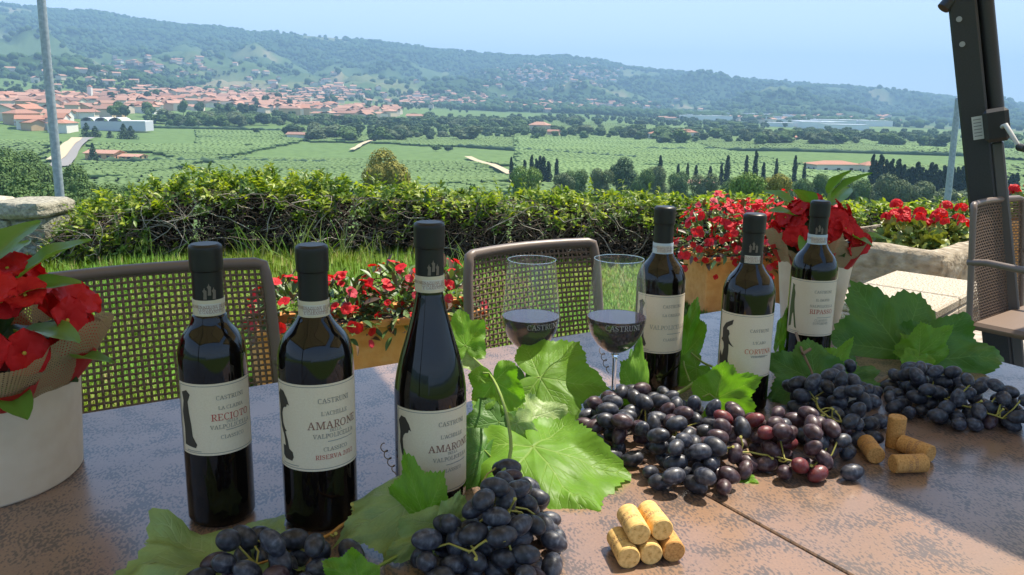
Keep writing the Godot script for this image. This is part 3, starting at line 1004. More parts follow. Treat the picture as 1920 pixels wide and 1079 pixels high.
func build_hedge(r: RandomNumberGenerator) -> void:
	var bumps := noise(1.6, 3, FastNoiseLite.TYPE_SIMPLEX_SMOOTH, 60)
	var t := thing("hedge", "wild clipped hedge with bare tangled stems along the terrace edge", "hedge")
	var leaf := leaf_blade(0.044, 0.019, 0.25, 0.2)
	var M_leaf := tinted(0.42, 0.5)
	M_leaf.backlight_enabled = true
	M_leaf.backlight = Color(1.0, 1.0, 0.6)
	var places := []
	var colors := PackedColorArray()
	var shoots := []
	# shoots: rosettes of leaves over the top and, thinly, down the front
	while shoots.size() < 5200:
		var f := pow(r.randf(), 1.0)
		var h := hedge_at(f)
		var deep := r.randf_range(-0.05, 0.95)
		var crest: float = h[2] + bumps.get_noise_2d(f * 14.0, deep * 2.0) * 0.10 - 0.20 * pow(maxf(0.0, deep - 0.55), 1.0) - 0.10 * smoothstep(0.12, -0.05, deep)
		if f < 0.30: crest += maxf(0.0, bumps.get_noise_2d(f * 30.0 + 50.0, 3.0)) * 0.22
		var up: float = r.randf()
		var y: float
		if r.randf() < 0.74: y = crest - up * up * 0.16
		elif f < 0.13 or f > 0.66: y = crest * r.randf_range(0.1, 1.0)
		else: y = crest * r.randf_range(0.45, 1.0)
		if f > 0.10 and f < 0.66 and y < crest * 0.76 and r.randf() < 0.96: continue
		var front := y < crest - 0.17
		if front: deep = r.randf_range(-0.08, 0.12)
		shoots.append([h[0] + h[1] * deep + Vector3(0, y, 0), h[1], front, f])
	for q in shoots:
		var grow: Vector3 = (Vector3(0, 0.9, 0) + any_dir(r) * 0.65 - (q[1] as Vector3) * (0.5 if q[2] else 0.15)).normalized()
		var young := r.randf() < 0.5
		var len := r.randf_range(0.03, 0.10)
		for k in r.randi_range(6, 10):
			var along := r.randf()
			var out := any_dir(r)
			out = (out - grow * out.dot(grow)).normalized()
			var dir := (out + grow * r.randf_range(0.15, 0.9)).normalized()
			places.append(Transform3D(facing(dir, grow + any_dir(r) * 0.4, r.randf_range(0.75, 1.3)), (q[0] as Vector3) + grow * (along - 0.6) * len))
			var b := r.randf_range(0.75, 1.25)
			if young and along > 0.35: colors.append(Color(0.38 * b, 0.45 * b, 0.05 * b))
			elif r.randf() < 0.6: colors.append(Color(0.19 * b, 0.29 * b, 0.04 * b))
			else: colors.append(Color(0.09 * b, 0.16 * b, 0.03 * b))
	# a few runaway shoots above the top
	for k in 46:
		var h := hedge_at(r.randf_range(0.02, 0.5) if k < 26 else r.randf())
		var p: Vector3 = h[0] + h[1] * r.randf_range(0.1, 0.6) + Vector3(0, h[2], 0)
		var grow := (Vector3.UP + any_dir(r) * 0.35).normalized()
		for i in 12:
			p += grow * 0.011
			grow = (grow + any_dir(r) * 0.06).normalized()
			var out := any_dir(r)
			places.append(Transform3D(facing((out + grow * 0.7).normalized(), grow + any_dir(r) * 0.3, r.randf_range(0.7, 1.1)), p))
			colors.append(Color(0.21, 0.29, 0.04) * r.randf_range(0.8, 1.2))
	var fol := many("foliage", leaf, M_leaf, places, colors, t)
	# dead leaves and fine twigs in the inside
	places = []
	colors = PackedColorArray()
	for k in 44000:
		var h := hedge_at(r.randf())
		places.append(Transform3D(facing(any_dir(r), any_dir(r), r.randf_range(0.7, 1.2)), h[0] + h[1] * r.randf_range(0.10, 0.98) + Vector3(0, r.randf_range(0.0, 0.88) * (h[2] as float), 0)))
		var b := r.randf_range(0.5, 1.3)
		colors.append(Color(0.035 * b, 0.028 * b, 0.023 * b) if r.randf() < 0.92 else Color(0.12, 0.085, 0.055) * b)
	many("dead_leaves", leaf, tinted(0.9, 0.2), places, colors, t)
	var twig := func(sh: Shape, long: float, thick: float, deep: float) -> void:
		var h := hedge_at(r.randf())
		var p: Vector3 = h[0] + h[1] * r.randf_range(-0.06, deep) + Vector3(0, r.randf_range(0.02, 0.8) * (h[2] as float), 0)
		var d := any_dir(r)
		d.y = absf(d.y) * 0.7
		d = (d - (h[1] as Vector3) * d.dot(h[1]) * 0.75).normalized()
		var pts := [p]
		var steps := 7
		for i in steps:
			d = (d + any_dir(r) * 0.5 + Vector3(0, 0.03, 0)).normalized()
			p += d * long / steps
			if p.y < 0.01: p.y = 0.01
			if p.y > (h[2] as float) * 0.95: p.y = (h[2] as float) * 0.95
			pts.append(p)
		sh.tube(pts, [thick, thick, thick * 0.9, thick * 0.9, thick * 0.8, thick * 0.7, thick * 0.6, thick * 0.4], 4, false)
	var fine := Shape.new()
	for k in 2600: twig.call(fine, r.randf_range(0.2, 0.5), r.randf_range(0.0012, 0.003), 0.35)
	M.twig = paint(0.16, 0.13, 0.105, 0.85, 0.2)
	M.stem_dark = paint(0.13, 0.10, 0.08, 0.9, 0.2)
	part("twigs", fine.done(), M.stem_dark, t).set_meta("kind", "stuff")
	M.stem_pale = paint(0.36, 0.31, 0.25, 0.8, 0.2)
	for k in 260:
		var b := Shape.new()
		twig.call(b, r.randf_range(0.25, 0.6), r.randf_range(0.002, 0.0046), 0.06)
		part("branch", b.done(), M.stem_pale if k % 3 else M.twig, t)

	# long grass along the foot of the hedge on the left
	var blade := leaf_blade(0.34, 0.008, 0.5, 0.1)
	M.long_grass = tinted(0.6, 0.3)
	M.long_grass.backlight_enabled = true
	M.long_grass.backlight = Color(0.7, 0.7, 0.4)
	var spots := [[0.10, 0.22, 26, 0.8], [0.20, 0.26, 34, 1.0], [0.235, 0.30, 44, 1.15], [0.27, 0.26, 36, 1.05], [0.30, 0.30, 22, 0.8], [0.16, 0.30, 30, 0.75], [0.05, 0.25, 40, 0.5], [0.385, 0.24, 16, 0.7]]
	for q in spots:
		var h := hedge_at(q[0])
		var g := thing("grass_clump", "clump of long wild grass at the foot of the hedge behind the left chair", "grass clump", h[0] - h[1] * q[1], "wild grass clumps")
		places = []
		colors = PackedColorArray()
		for k in q[2]:
			var o := Vector3(r.randfn() * 0.09, 0, r.randfn() * 0.05)
			var lean := (Vector3.UP + Vector3(r.randfn(), 0, r.randfn()) * 0.33).normalized()
			places.append(Transform3D(facing(lean, Vector3(r.randfn(), 0.2, r.randfn()), r.randf_range(0.5, 1.2) * q[3]), o))
			var b := r.randf_range(0.75, 1.2)
			colors.append(Color(0.30 * b, 0.34 * b, 0.13 * b) if r.randf() < 0.5 else Color(0.16 * b, 0.27 * b, 0.05 * b))
		many("blades", blade, M.long_grass, places, colors, g)

func rock(size: Vector3, number: int, rough := 0.06) -> ArrayMesh:        # a hewn stone: a rounded, uneven block
	var f := noise(2.2, 3, FastNoiseLite.TYPE_SIMPLEX_SMOOTH, number)
	var s := Shape.new()
	for axis in 3:
		for sg in [-1.0, 1.0]:
			var pts := []
			for j in 6:
				for i in 6:
					var q := Vector3.ZERO
					q[axis] = sg
					q[(axis + 1) % 3] = (i / 5.0) * 2.0 - 1.0
					q[(axis + 2) % 3] = (j / 5.0) * 2.0 - 1.0
					var round_ := q / pow(pow(absf(q.x), 7.0) + pow(absf(q.y), 7.0) + pow(absf(q.z), 7.0), 1.0 / 7.0)
					var k := 1.0 + f.get_noise_3dv(round_ * 0.9) * rough * 3.0
					pts.append(round_ * size * 0.5 * k)
			var o := Vector3.ZERO
			o[axis] = sg
			s.sheet(pts, 6, 6, o)
	return s.done()

func build_wall(r: RandomNumberGenerator) -> void:
	var stone := func(c: Color, number: int) -> StandardMaterial3D:
		return mottled(speckle(256, 0.04, [[0.15, c * 0.55], [0.5, c], [0.9, c * 1.35]], number, 5), 2.2, 0.9, grain(256, 0.06, number + 1, 5), 0.8)
	M.stone_a = stone.call(Color(0.34, 0.31, 0.23), 70)
	M.stone_b = stone.call(Color(0.27, 0.27, 0.20), 72)
	M.stone_c = stone.call(Color(0.42, 0.34, 0.17), 74)
	M.wall_mortar = stone.call(Color(0.27, 0.27, 0.21), 78)
	M.stone_pale = stone.call(Color(0.55, 0.47, 0.33), 76)
	var t := thing("stone_wall", "low rough stone wall with pale coping stones at the left edge", "wall", Vector3(-4.0, 0, -5.9), "", Basis(Vector3.UP, -0.1))
	var s := Shape.new()
	s.box(Vector3(-0.1, 0.185, 0.005), Vector3(1.78, 0.37, 0.36))
	part("mortar_core", s.done(), M.wall_mortar, t)
	var y := 0.0
	var rows := [0.10, 0.095, 0.09, 0.085]
	var number := 0
	for h in rows:
		var x := -0.95
		while x < 0.72:
			var w := r.randf_range(0.11, 0.26)
			if x + w > 0.80: w = 0.80 - x
			part("stone", rock(Vector3(w - 0.03, h - 0.028, 0.12), 400 + number, 0.07), [M.stone_a, M.stone_b, M.stone_b, M.stone_c][r.randi() % 4], t, Transform3D(Basis.IDENTITY, Vector3(x + w * 0.5, y + h * 0.5, 0.155 + r.randf_range(-0.008, 0.012))))
			number += 1
			x += w
		y += h
	var cx := -0.95
	for w in [0.60, 0.74, 0.42]:
		part("coping_stone", rock(Vector3(w - 0.012, 0.12, 0.46), 500 + number, 0.035), M.stone_pale if number % 2 else M.stone_a, t, Transform3D(Basis.IDENTITY, Vector3(cx + w * 0.5, 0.425, 0.02)))
		number += 1
		cx += w


# ---------------------------------------------------------------- flowers
func blossom(petals: int, rad: float, cup: float) -> ArrayMesh:        # facing +y
	var s := Shape.new()
	for k in petals:
		var a := TAU * k / petals
		var out := Vector3(cos(a), 0, sin(a))
		var side := Vector3(-sin(a), 0, cos(a))
		var pts := []
		for j in 4:
			var t := j / 3.0
			var w: float = rad * [0.08, 0.44, 0.56, 0.30][j]
			var y: float = rad * cup * (t * (1.5 - t))
			for i in [-1.0, 0.0, 1.0]:
				pts.append(out * rad * t * (1.0 - 0.06 * absf(i)) + side * w * i + Vector3(0, y + absf(i) * rad * 0.08 * sin(k * 2.0 + j), 0))
		s.sheet(pts, 3, 4, Vector3.UP)
	return s.done()

func bedding(t: Node3D, r: RandomNumberGenerator, half: Vector3, count: int, flowers: int, droop: float, leafsize: float, face: Vector3) -> void:
	# a low mound of pointed leaves with red blossoms; half: half width, height, half depth of the mound
	var places := []
	var colors := PackedColorArray()
	for k in count:
		var o := any_dir(r)
		o.y = absf(o.y)
		var q := r.randf_range(0.55, 1.0)
		var p := Vector3(o.x * half.x, o.y * half.y, o.z * half.z) * q
		if r.randf() < droop: p.y -= half.y * r.randf_range(0.2, 0.7) * absf(o.x + o.z) * 0.7
		var dir := (o + any_dir(r) * 0.7 + Vector3(0, -0.15, 0)).normalized()
		places.append(Transform3D(facing(dir, Vector3.UP + any_dir(r) * 0.5, r.randf_range(0.7, 1.25) * leafsize), p))
		var b := r.randf_range(0.75, 1.3)
		var w := r.randf()
		colors.append(Color(0.20 * b, 0.27 * b, 0.075 * b) if w < 0.3 else Color(0.085 * b, 0.15 * b, 0.04 * b) if w < 0.8 else Color(0.14 * b, 0.08 * b, 0.045 * b))
	many("foliage", G.flower_leaf, M.flower_leaf, places, colors, t)
	for k in flowers:
		var o := any_dir(r)
		o.y = absf(o.y) * 1.1
		if o.dot(face) < -0.25: o = o.reflect(face) if false else o - face * o.dot(face) * 2.0
		o = o.normalized()
		var p := Vector3(o.x * half.x, maxf(o.y, -0.1) * half.y, o.z * half.z) * r.randf_range(0.98, 1.1)
		if r.randf() < droop: p.y -= half.y * r.randf_range(0.1, 0.8) * absf(o.x + o.z) * 0.7
		var up := (o + any_dir(r) * 0.5).normalized()
		part("blossom", G.blossom if r.randf() < 0.65 else G.bud, M.red_petal if r.randf() < 0.75 else M.pink_petal, t, Transform3D(facing(up, any_dir(r), r.randf_range(0.95, 1.5) * leafsize), p))

func flower_kit() -> void:
	G.flower_leaf = leaf_blade(0.058, 0.021, 0.2, 0.25)
	G.blossom = blossom(5, 0.019, 0.35)
	G.bud = blossom(4, 0.013, 1.3)
	M.flower_leaf = tinted(0.45, 0.5)
	M.flower_leaf.backlight_enabled = true
	M.flower_leaf.backlight = Color(0.6, 0.6, 0.4)
	var petal := func(c: Color) -> StandardMaterial3D:
		var m := paint(c.r, c.g, c.b, 0.55, 0.35)
		m.backlight_enabled = true
		m.backlight = Color(0.78, 0.10, 0.09)
		return m
	M.red_petal = petal.call(Color(0.62, 0.018, 0.022))
	M.pink_petal = petal.call(Color(0.55, 0.05, 0.075))
	M.soil = mottled(speckle(128, 0.1, [[0.2, Color(0.03, 0.02, 0.015)], [0.8, Color(0.1, 0.07, 0.05)]], 90), 4.0, 0.95, grain(128, 0.1, 91), 0.8)

func planter(label: String, from: Vector3, to: Vector3, deep: float, tall: float, plant_label: String, group: String, seeds: int, mound: Vector3, flowers: int) -> void:
	var r := RandomNumberGenerator.new()
	r.seed = seeds
	var along := to - from
	along.y = 0
	var length := along.length()
	along = along.normalized()
	var back := Vector3.UP.cross(along)
	if back.z > 0: back = -back
	var turn := Basis(along, Vector3.UP, along.cross(Vector3.UP))
	var mid := (from + to) * 0.5 + back * deep * 0.5
	mid.y = 0
	var t := thing("flower_box", label, "planter", mid, "", turn)
	var s := Shape.new()
	var w := 0.018
	s.box(Vector3(0, tall * 0.5, deep * 0.5 - w * 0.5), Vector3(length, tall, w), Basis.IDENTITY, 0.004)
	s.box(Vector3(0, tall * 0.5, -deep * 0.5 + w * 0.5), Vector3(length, tall, w), Basis.IDENTITY, 0.004)
	for x in [-1.0, 1.0]:
		s.box(Vector3(x * (length * 0.5 - w * 0.5), tall * 0.5, 0), Vector3(w, tall - 0.003, deep - w * 2.0 + 0.004), Basis.IDENTITY, 0.003)
	s.box(Vector3(0, 0.03, 0), Vector3(length - w, 0.02, deep - w))
	part("box", s.done(), M.terracotta, t)
	s = Shape.new()
	for z in [-1.0, 1.0]:
		s.box(Vector3(0, tall - 0.012, z * (deep * 0.5 + 0.004)), Vector3(length + 0.03, 0.034, 0.022), Basis.IDENTITY, 0.006)
	for x in [-1.0, 1.0]:
		s.box(Vector3(x * (length * 0.5 + 0.004), tall - 0.0125, 0), Vector3(0.022, 0.033, deep - 0.012), Basis.IDENTITY, 0.006)
	part("rim", s.done(), M.terracotta, t)
	s = Shape.new()
	s.box(Vector3(0, tall - 0.05, 0), Vector3(length - w * 2.2, 0.02, deep - w * 2.2))
	part("soil", s.done(), M.soil, t)
	var count := int(round(length / 0.24))
	for k in count:
		var x := (k + 0.5) / count - 0.5
		var size := mound * Vector3(1, r.randf_range(0.85, 1.15), 1)
		var p := thing("flowering_plant", ["first", "second", "third", "fourth", "fifth"][k] + " from the left: " + plant_label, "flower", mid + along * x * length * 0.94 + Vector3(0, tall - 0.03, 0), group, turn)
		bedding(p, r, size, 330, flowers, 0.3, 1.0, turn.inverse() * (EYE - mid).normalized())

func build_flowers_and_stone() -> void:
	flower_kit()
	M.terracotta = mottled(speckle(256, 0.03, [[0.2, Color(0.76, 0.30, 0.085)], [0.6, Color(0.84, 0.36, 0.11)], [0.95, Color(0.86, 0.42, 0.16)]], 95, 5), 2.0, 0.75, grain(256, 0.07, 96), 0.15)
	planter("long orange terracotta flower box between the two chairs", Vector3(-0.99, 0, -3.13), Vector3(-0.12, 0, -3.53), 0.27, 0.30, "red flowering plant in the orange box between the chairs", "plants in the box between the chairs", 31, Vector3(0.18, 0.23, 0.2), 34)
	planter("orange terracotta flower box on the lawn behind the right bottles", Vector3(1.115, 0, -4.64), Vector3(2.0, 0, -4.85), 0.32, 0.35, "dense red flowering plant in the orange box behind the bottles", "plants in the box on the right", 32, Vector3(0.24, 0.33, 0.26), 135)

	# stone trough with geraniums
	M.trough = mottled(speckle(512, 0.02, [[0.1, Color(0.15, 0.115, 0.075)], [0.45, Color(0.34, 0.27, 0.18)], [0.7, Color(0.42, 0.35, 0.25)], [0.95, Color(0.56, 0.49, 0.37)]], 101, 6), 1.3, 0.92, grain(512, 0.03, 102, 6), 1.6)
	var e2 := Vector3(0.743, 0, -0.669)
	var e1 := Vector3(-0.669, 0, -0.743)
	var corner := Vector3(2.122, 0, -4.012)
	var turn := Basis(e2, Vector3.UP, e2.cross(Vector3.UP))
	var size := Vector3(0.95, 0.5, 0.78)
	var mid := corner + e2 * size.x * 0.5 + e1 * size.z * 0.5
	var t := thing("stone_trough", "old weathered stone trough with a drain hole, planted with red geraniums", "trough", mid, "", turn)
	var block := CSGCombiner3D.new()
	block.name = "basin"
	var outer := CSGMesh3D.new()
	outer.name = "hewn_block"
	outer.mesh = rock_block(size, 9)
	outer.position = Vector3(0, size.y * 0.5, 0)
	outer.material = M.trough
	block.add_child(outer)
	var hollow := CSGBox3D.new()
	hollow.name = "hollow"
	hollow.size = Vector3(size.x - 0.2, 0.3, size.z - 0.2)
	hollow.position = Vector3(0, size.y - 0.06, 0)
	hollow.operation = CSGShape3D.OPERATION_SUBTRACTION
	hollow.material = M.trough
	block.add_child(hollow)
	var hole := CSGCylinder3D.new()
	hole.name = "drain_hole"
	hole.radius = 0.042
	hole.height = 0.12
	hole.sides = 20
	hole.operation = CSGShape3D.OPERATION_SUBTRACTION
	hole.material = M.trough
	hole.transform = Transform3D(Basis(Vector3.RIGHT, PI / 2), Vector3(-0.24, 0.31, size.z * 0.5))
	block.add_child(hole)
	t.add_child(block)
	var s := Shape.new()
	s.box(Vector3(0, size.y - 0.09, 0), Vector3(size.x - 0.21, 0.02, size.z - 0.21))
	part("soil", s.done(), M.soil, t)
	var r := RandomNumberGenerator.new()
	r.seed = 44
	for q in [[-0.06, 0.1], [0.14, -0.08], [0.3, 0.1]]:
		geranium(r, mid + turn * Vector3(q[0], size.y - 0.07, q[1]), "red geranium with lime green leaves planted in the stone trough", "geraniums in the trough")
	geranium(r, at_height(1912, 405, 0.5), "red geranium in the small clay pot at the right edge", "")
	var pot := thing("clay_pot", "small clay pot behind the right hand chair", "pot", at_height(1912, 405, 0.5) - Vector3(0, 0.5, 0))
	s = Shape.new()
	s.lathe([Vector2(0, 0), Vector2(0.11, 0), Vector2(0.11, 0), Vector2(0.16, 0.42), Vector2(0.16, 0.42), Vector2(0.175, 0.42), Vector2(0.175, 0.48), Vector2(0.155, 0.48), Vector2(0.15, 0.42)], 30)
	part("body", s.done(), M.terracotta, pot)
	s = Shape.new()
	s.lathe([Vector2(0.152, 0.44), Vector2(0, 0.45)], 24)
	part("soil", s.done(), M.soil, pot)

	# stone bench: two exposed-aggregate slabs on a dark frame
	M.aggregate = mottled(speckle(512, 0.06, [[0.2, Color(0.20, 0.15, 0.09)], [0.45, Color(0.50, 0.42, 0.31)], [0.6, Color(0.58, 0.5, 0.39)], [0.9, Color(0.72, 0.66, 0.55)]], 111, 3), 3.0, 0.9, grain(512, 0.12, 112, 3), 0.25)
	var b2 := Vector3(0.68, 0, -0.733)
	var b1 := Vector3(-0.733, 0, -0.68)
	turn = Basis(b2, Vector3.UP, b2.cross(Vector3.UP))
	var origin := Vector3(1.612, 0, -3.108)
	mid = origin + b2 * 0.435 + b1 * 0.205
	t = thing("slab_bench", "low bench of two pale pebbled concrete slabs before the stone trough", "bench", mid, "", turn)
	var n := 0
	for x in [-1.0, 1.0]:
		for k in 2:
			s = Shape.new()
			s.box(Vector3(x * 0.219, 0.395 - k * 0.046, -0.005 * k), Vector3(0.43 + 0.01 * k, 0.044, 0.41 + 0.012 * k), Basis.IDENTITY, 0.008)
			part("slab", s.done(), M.aggregate, t)
			n += 1
	s = Shape.new()
	s.box(Vector3(0, 0.30, 0.17), Vector3(0.82, 0.045, 0.03)); s.box(Vector3(0, 0.30, -0.17), Vector3(0.82, 0.045, 0.03))
	s.box(Vector3(0.39, 0.30, 0), Vector3(0.03, 0.044, 0.30)); s.box(Vector3(-0.39, 0.30, 0), Vector3(0.03, 0.044, 0.30))
	M.black_steel = paint(0.02, 0.02, 0.022, 0.5)
	part("frame", s.done(), M.black_steel, t)
	for x in [-0.36, 0.36]:
		for z in [-0.15, 0.15]:
			s = Shape.new()
			s.box(Vector3(x, 0.138, z), Vector3(0.05, 0.276, 0.05), Basis.IDENTITY, 0.004)
			part("leg", s.done(), M.black_steel, t)

	# paving on the right
	M.paver = mottled(speckle(256, 0.04, [[0.15, Color(0.30, 0.25, 0.2)], [0.6, Color(0.46, 0.40, 0.33)], [0.95, Color(0.56, 0.51, 0.44)]], 121, 5), 1.4, 0.9, grain(256, 0.07, 122), 0.3)
	s = Shape.new()
	s.box(Vector3(3.6, -0.03, -2.2), Vector3(4.6, 0.07, 4.4))
	var pave := structure("paving", s.done(), M.earth)
	var paver := [rock_block(Vector3(0.395, 0.05, 0.245), 21), rock_block(Vector3(0.395, 0.05, 0.245), 22), rock_block(Vector3(0.395, 0.05, 0.245), 23)]
	for j in 16:
		for i in 8:
			var p := Vector3(1.55 + i * 0.405 + (0.2 if j % 2 else 0.0), 0.028 + r.randf_range(0, 0.004), -0.3 - j * 0.255)
			part("paver", paver[r.randi() % 3], M.paver, pave, Transform3D(Basis(Vector3.UP, r.randf_range(-0.012, 0.012)), p))

func rock_block(size: Vector3, number: int) -> ArrayMesh:      # closed block with worn edges, one connected surface
	var f := noise(2.0, 3, FastNoiseLite.TYPE_SIMPLEX_SMOOTH, number)
	var s := Shape.new()
	var n := 10
	var index := {}
	var smallest := minf(size.x, minf(size.y, size.z))
	var fix := func(q: Vector3) -> int:
		var key := Vector3i((q * 1000.0).round())
		if not index.has(key):
			var p := q * size * 0.5
			var edge := 0.0
			var close := 0
			for a in 3:
				if absf(q[a]) > 0.999: close += 1
			if close >= 2: p -= Vector3(signf(p.x) if absf(q.x) > 0.999 else 0.0, signf(p.y) if absf(q.y) > 0.999 else 0.0, signf(p.z) if absf(q.z) > 0.999 else 0.0) * smallest * 0.025
			p += Vector3(f.get_noise_3dv(p * 1.2), f.get_noise_3dv(p * 1.2 + Vector3(9, 0, 0)), f.get_noise_3dv(p * 1.2 + Vector3(0, 9, 0))) * smallest * 0.03
			index[key] = s.vert(p, q.normalized())
		return index[key]
	for axis in 3:
		for sg in [-1.0, 1.0]:
			for j in n:
				for i in n:
					var k := []
					for c in [[0, 0], [1, 0], [1, 1], [0, 1]]:
						var q := Vector3.ZERO
						q[axis] = sg
						q[(axis + 1) % 3] = float(i + c[0]) / n * 2.0 - 1.0
						q[(axis + 2) % 3] = float(j + c[1]) / n * 2.0 - 1.0
						k.append(fix.call(q))
					s.face(k[0], k[1], k[2]); s.face(k[0], k[2], k[3])
	var acc := PackedVector3Array()
	acc.resize(s.v.size())
	for i in range(0, s.ix.size(), 3):
		var a := s.ix[i]
		var b := s.ix[i + 1]
		var c := s.ix[i + 2]
		var nn := (s.v[c] - s.v[a]).cross(s.v[b] - s.v[a])
		acc[a] += nn; acc[b] += nn; acc[c] += nn
	for i in acc.size(): s.n[i] = acc[i].normalized()
	return s.done()

func geranium(r: RandomNumberGenerator, where: Vector3, label: String, group: String) -> void:
	var t := thing("geranium", label, "flower", where, group)
	if not G.has("round_leaf"):
		var s := Shape.new()
		var pts := []
		for j in 4:
			for i in 13:
				var a := TAU * i / 12.0
				var q := j / 3.0
				pts.append(Vector3(cos(a) * q, sin(a) * q + 0.5, 0.16 * sin(a * 5.0) * q * q - 0.1 * q) * 0.026)
		s.sheet(pts, 13, 4, Vector3.BACK)
		G.round_leaf = s.done()
	var places := []
	var colors := PackedColorArray()
	for k in 260:
		var o := any_dir(r)
		o.y = absf(o.y)
		places.append(Transform3D(facing((o + any_dir(r) * 0.8).normalized(), o + Vector3.UP * 0.5, r.randf_range(0.7, 1.2)), Vector3(o.x * 0.15, o.y * 0.15, o.z * 0.15) * r.randf_range(0.6, 1.0)))
		var b := r.randf_range(0.8, 1.2)
		colors.append(Color(0.30 * b, 0.33 * b, 0.06 * b) if r.randf() < 0.6 else Color(0.14 * b, 0.22 * b, 0.05 * b))
	many("foliage", G.round_leaf, M.flower_leaf, places, colors, t)
	for k in 7:
		var a := r.randf() * TAU
		var p := Vector3(cos(a) * r.randf_range(0.02, 0.15), r.randf_range(0.13, 0.22), sin(a) * r.randf_range(0.02, 0.13))
		var s := Shape.new()
		s.tube([Vector3(p.x * 0.3, 0.03, p.z * 0.3), p], [0.003, 0.002], 5, false)
		part("stalk", s.done(), M.vine_green, t)
		for i in 12:
			var o := any_dir(r)
			o.y = absf(o.y) * 0.8 + 0.1
			part("blossom", G.blossom, M.red_petal, t, Transform3D(facing(o.normalized(), any_dir(r), 0.95), p + o.normalized() * 0.03))


# ---------------------------------------------------------------- chairs and umbrellas
func chair(label: String, back_left: Vector3, across: Vector3, width: float, pitch: float) -> void:
	# back_left: top left corner of the backrest; across: along the backrest; the chair faces across x up
	across = Vector3(across.x, 0, across.z).normalized()
	var fwd := across.cross(Vector3.UP)
	var top := back_left.y
	var origin := Vector3(back_left.x, 0, back_left.z) + across * width * 0.5
	var t := thing("wicker_chair", label, "chair", origin, "woven garden chairs", Basis(across, Vector3.UP, fwd))
	var hw := width * 0.5
	var low := 0.40
	var lean := 0.05            # the back leans away at the top
	var flare := 0.016
	var pos := func(x: float, y: float) -> Vector3:            # a point of the backrest; x from -1 to 1, y a height
		var k := (y - low) / (top - low)
		var w := hw + flare * (1.0 - k)
		return Vector3(x * w, y, (1.0 - k) * lean - 0.035 * (1.0 - x * x) * k)
	# frame of the backrest: one bent tube
	var pts := []
	for y in [0.30, 0.42, 0.55, 0.68, top - 0.05]: pts.append(pos.call(-1.0, y))
	pts.append(pos.call(-1.0, top - 0.02) + Vector3(0.004, 0, 0)); pts.append(pos.call(-0.97, top - 0.004))
	for x in [-0.9, -0.6, -0.3, 0.0, 0.3, 0.6, 0.9]: pts.append(pos.call(x, top))
	pts.append(pos.call(0.97, top - 0.004)); pts.append(pos.call(1.0, top - 0.02) - Vector3(0.004, 0, 0))
	for y in [top - 0.05, 0.68, 0.55, 0.42, 0.30]: pts.append(pos.call(1.0, y))
	var s := Shape.new()
	s.tube(pts, [0.0115], 10)
	part("back_frame", s.done(), M.wicker_frame, t)
	# woven strands
	s = Shape.new()
	var nx := int(width / pitch)
	var ny := int((top - low) / pitch)
	var w := pitch * 0.225
	for i in range(1, nx):
		var x := (float(i) / nx) * 2.0 - 1.0
		var line := []
		for j in range(0, ny * 2 + 1):
			var y := low + (top - 0.006 - low) * j / (ny * 2.0)
			line.append((pos.call(x, y) as Vector3) + Vector3(0, 0, 0.0016 * cos(PI * (j * 0.5 + i))))
		for j in line.size() - 1:
			var a: Vector3 = line[j]
			var b: Vector3 = line[j + 1]
			strand(s, a, b, Vector3(w, 0, 0))
	for j in range(1, ny):
		var y := low + (top - low) * j / ny
		var line := []
		for i in range(0, nx * 2 + 1):
			line.append((pos.call(i / (nx * 2.0) * 2.0 - 1.0, y) as Vector3) - Vector3(0, 0, 0.0016 * cos(PI * (i * 0.5 + j))))
		for i in line.size() - 1: strand(s, line[i], line[i + 1], Vector3(0, w, 0))
	part("woven_back", s.done(), M.wicker, t)
	# seat, arms and legs
	s = Shape.new()
	s.box(Vector3(0, 0.425, 0.27), Vector3(width + 0.02, 0.03, 0.44), Basis.IDENTITY, 0.012)
	part("seat", s.done(), M.wicker, t)
	for x in [-1.0, 1.0]:
		var front := Vector3(x * (hw + 0.035), 0, 0.46)
		s = Shape.new()
		s.tube([Vector3(x * hw * 1.03, 0.655, 0.012), Vector3(x * (hw + 0.02), 0.665, 0.08), Vector3(x * (hw + 0.035), 0.655, 0.28), Vector3(x * (hw + 0.035), 0.64, 0.40), Vector3(x * (hw + 0.035), 0.60, 0.455), Vector3(x * (hw + 0.035), 0.5, 0.475)], [0.0125], 10)
		part("armrest", s.done(), M.wicker_frame, t)
		s = Shape.new()
		s.tube([Vector3(x * (hw + 0.035), 0.5, 0.475), Vector3(x * (hw + 0.03), 0.25, 0.475), Vector3(x * (hw + 0.02), 0.0, 0.48)], [0.0125, 0.012, 0.011], 10)
		part("leg", s.done(), M.wicker_frame, t)
		s = Shape.new()
		s.tube([pos.call(x, 0.31), Vector3(x * hw * 1.03, 0.15, 0.02), Vector3(x * hw * 1.05, 0.0, -0.03)], [0.0125, 0.012, 0.011], 10)
		part("leg", s.done(), M.wicker_frame, t)

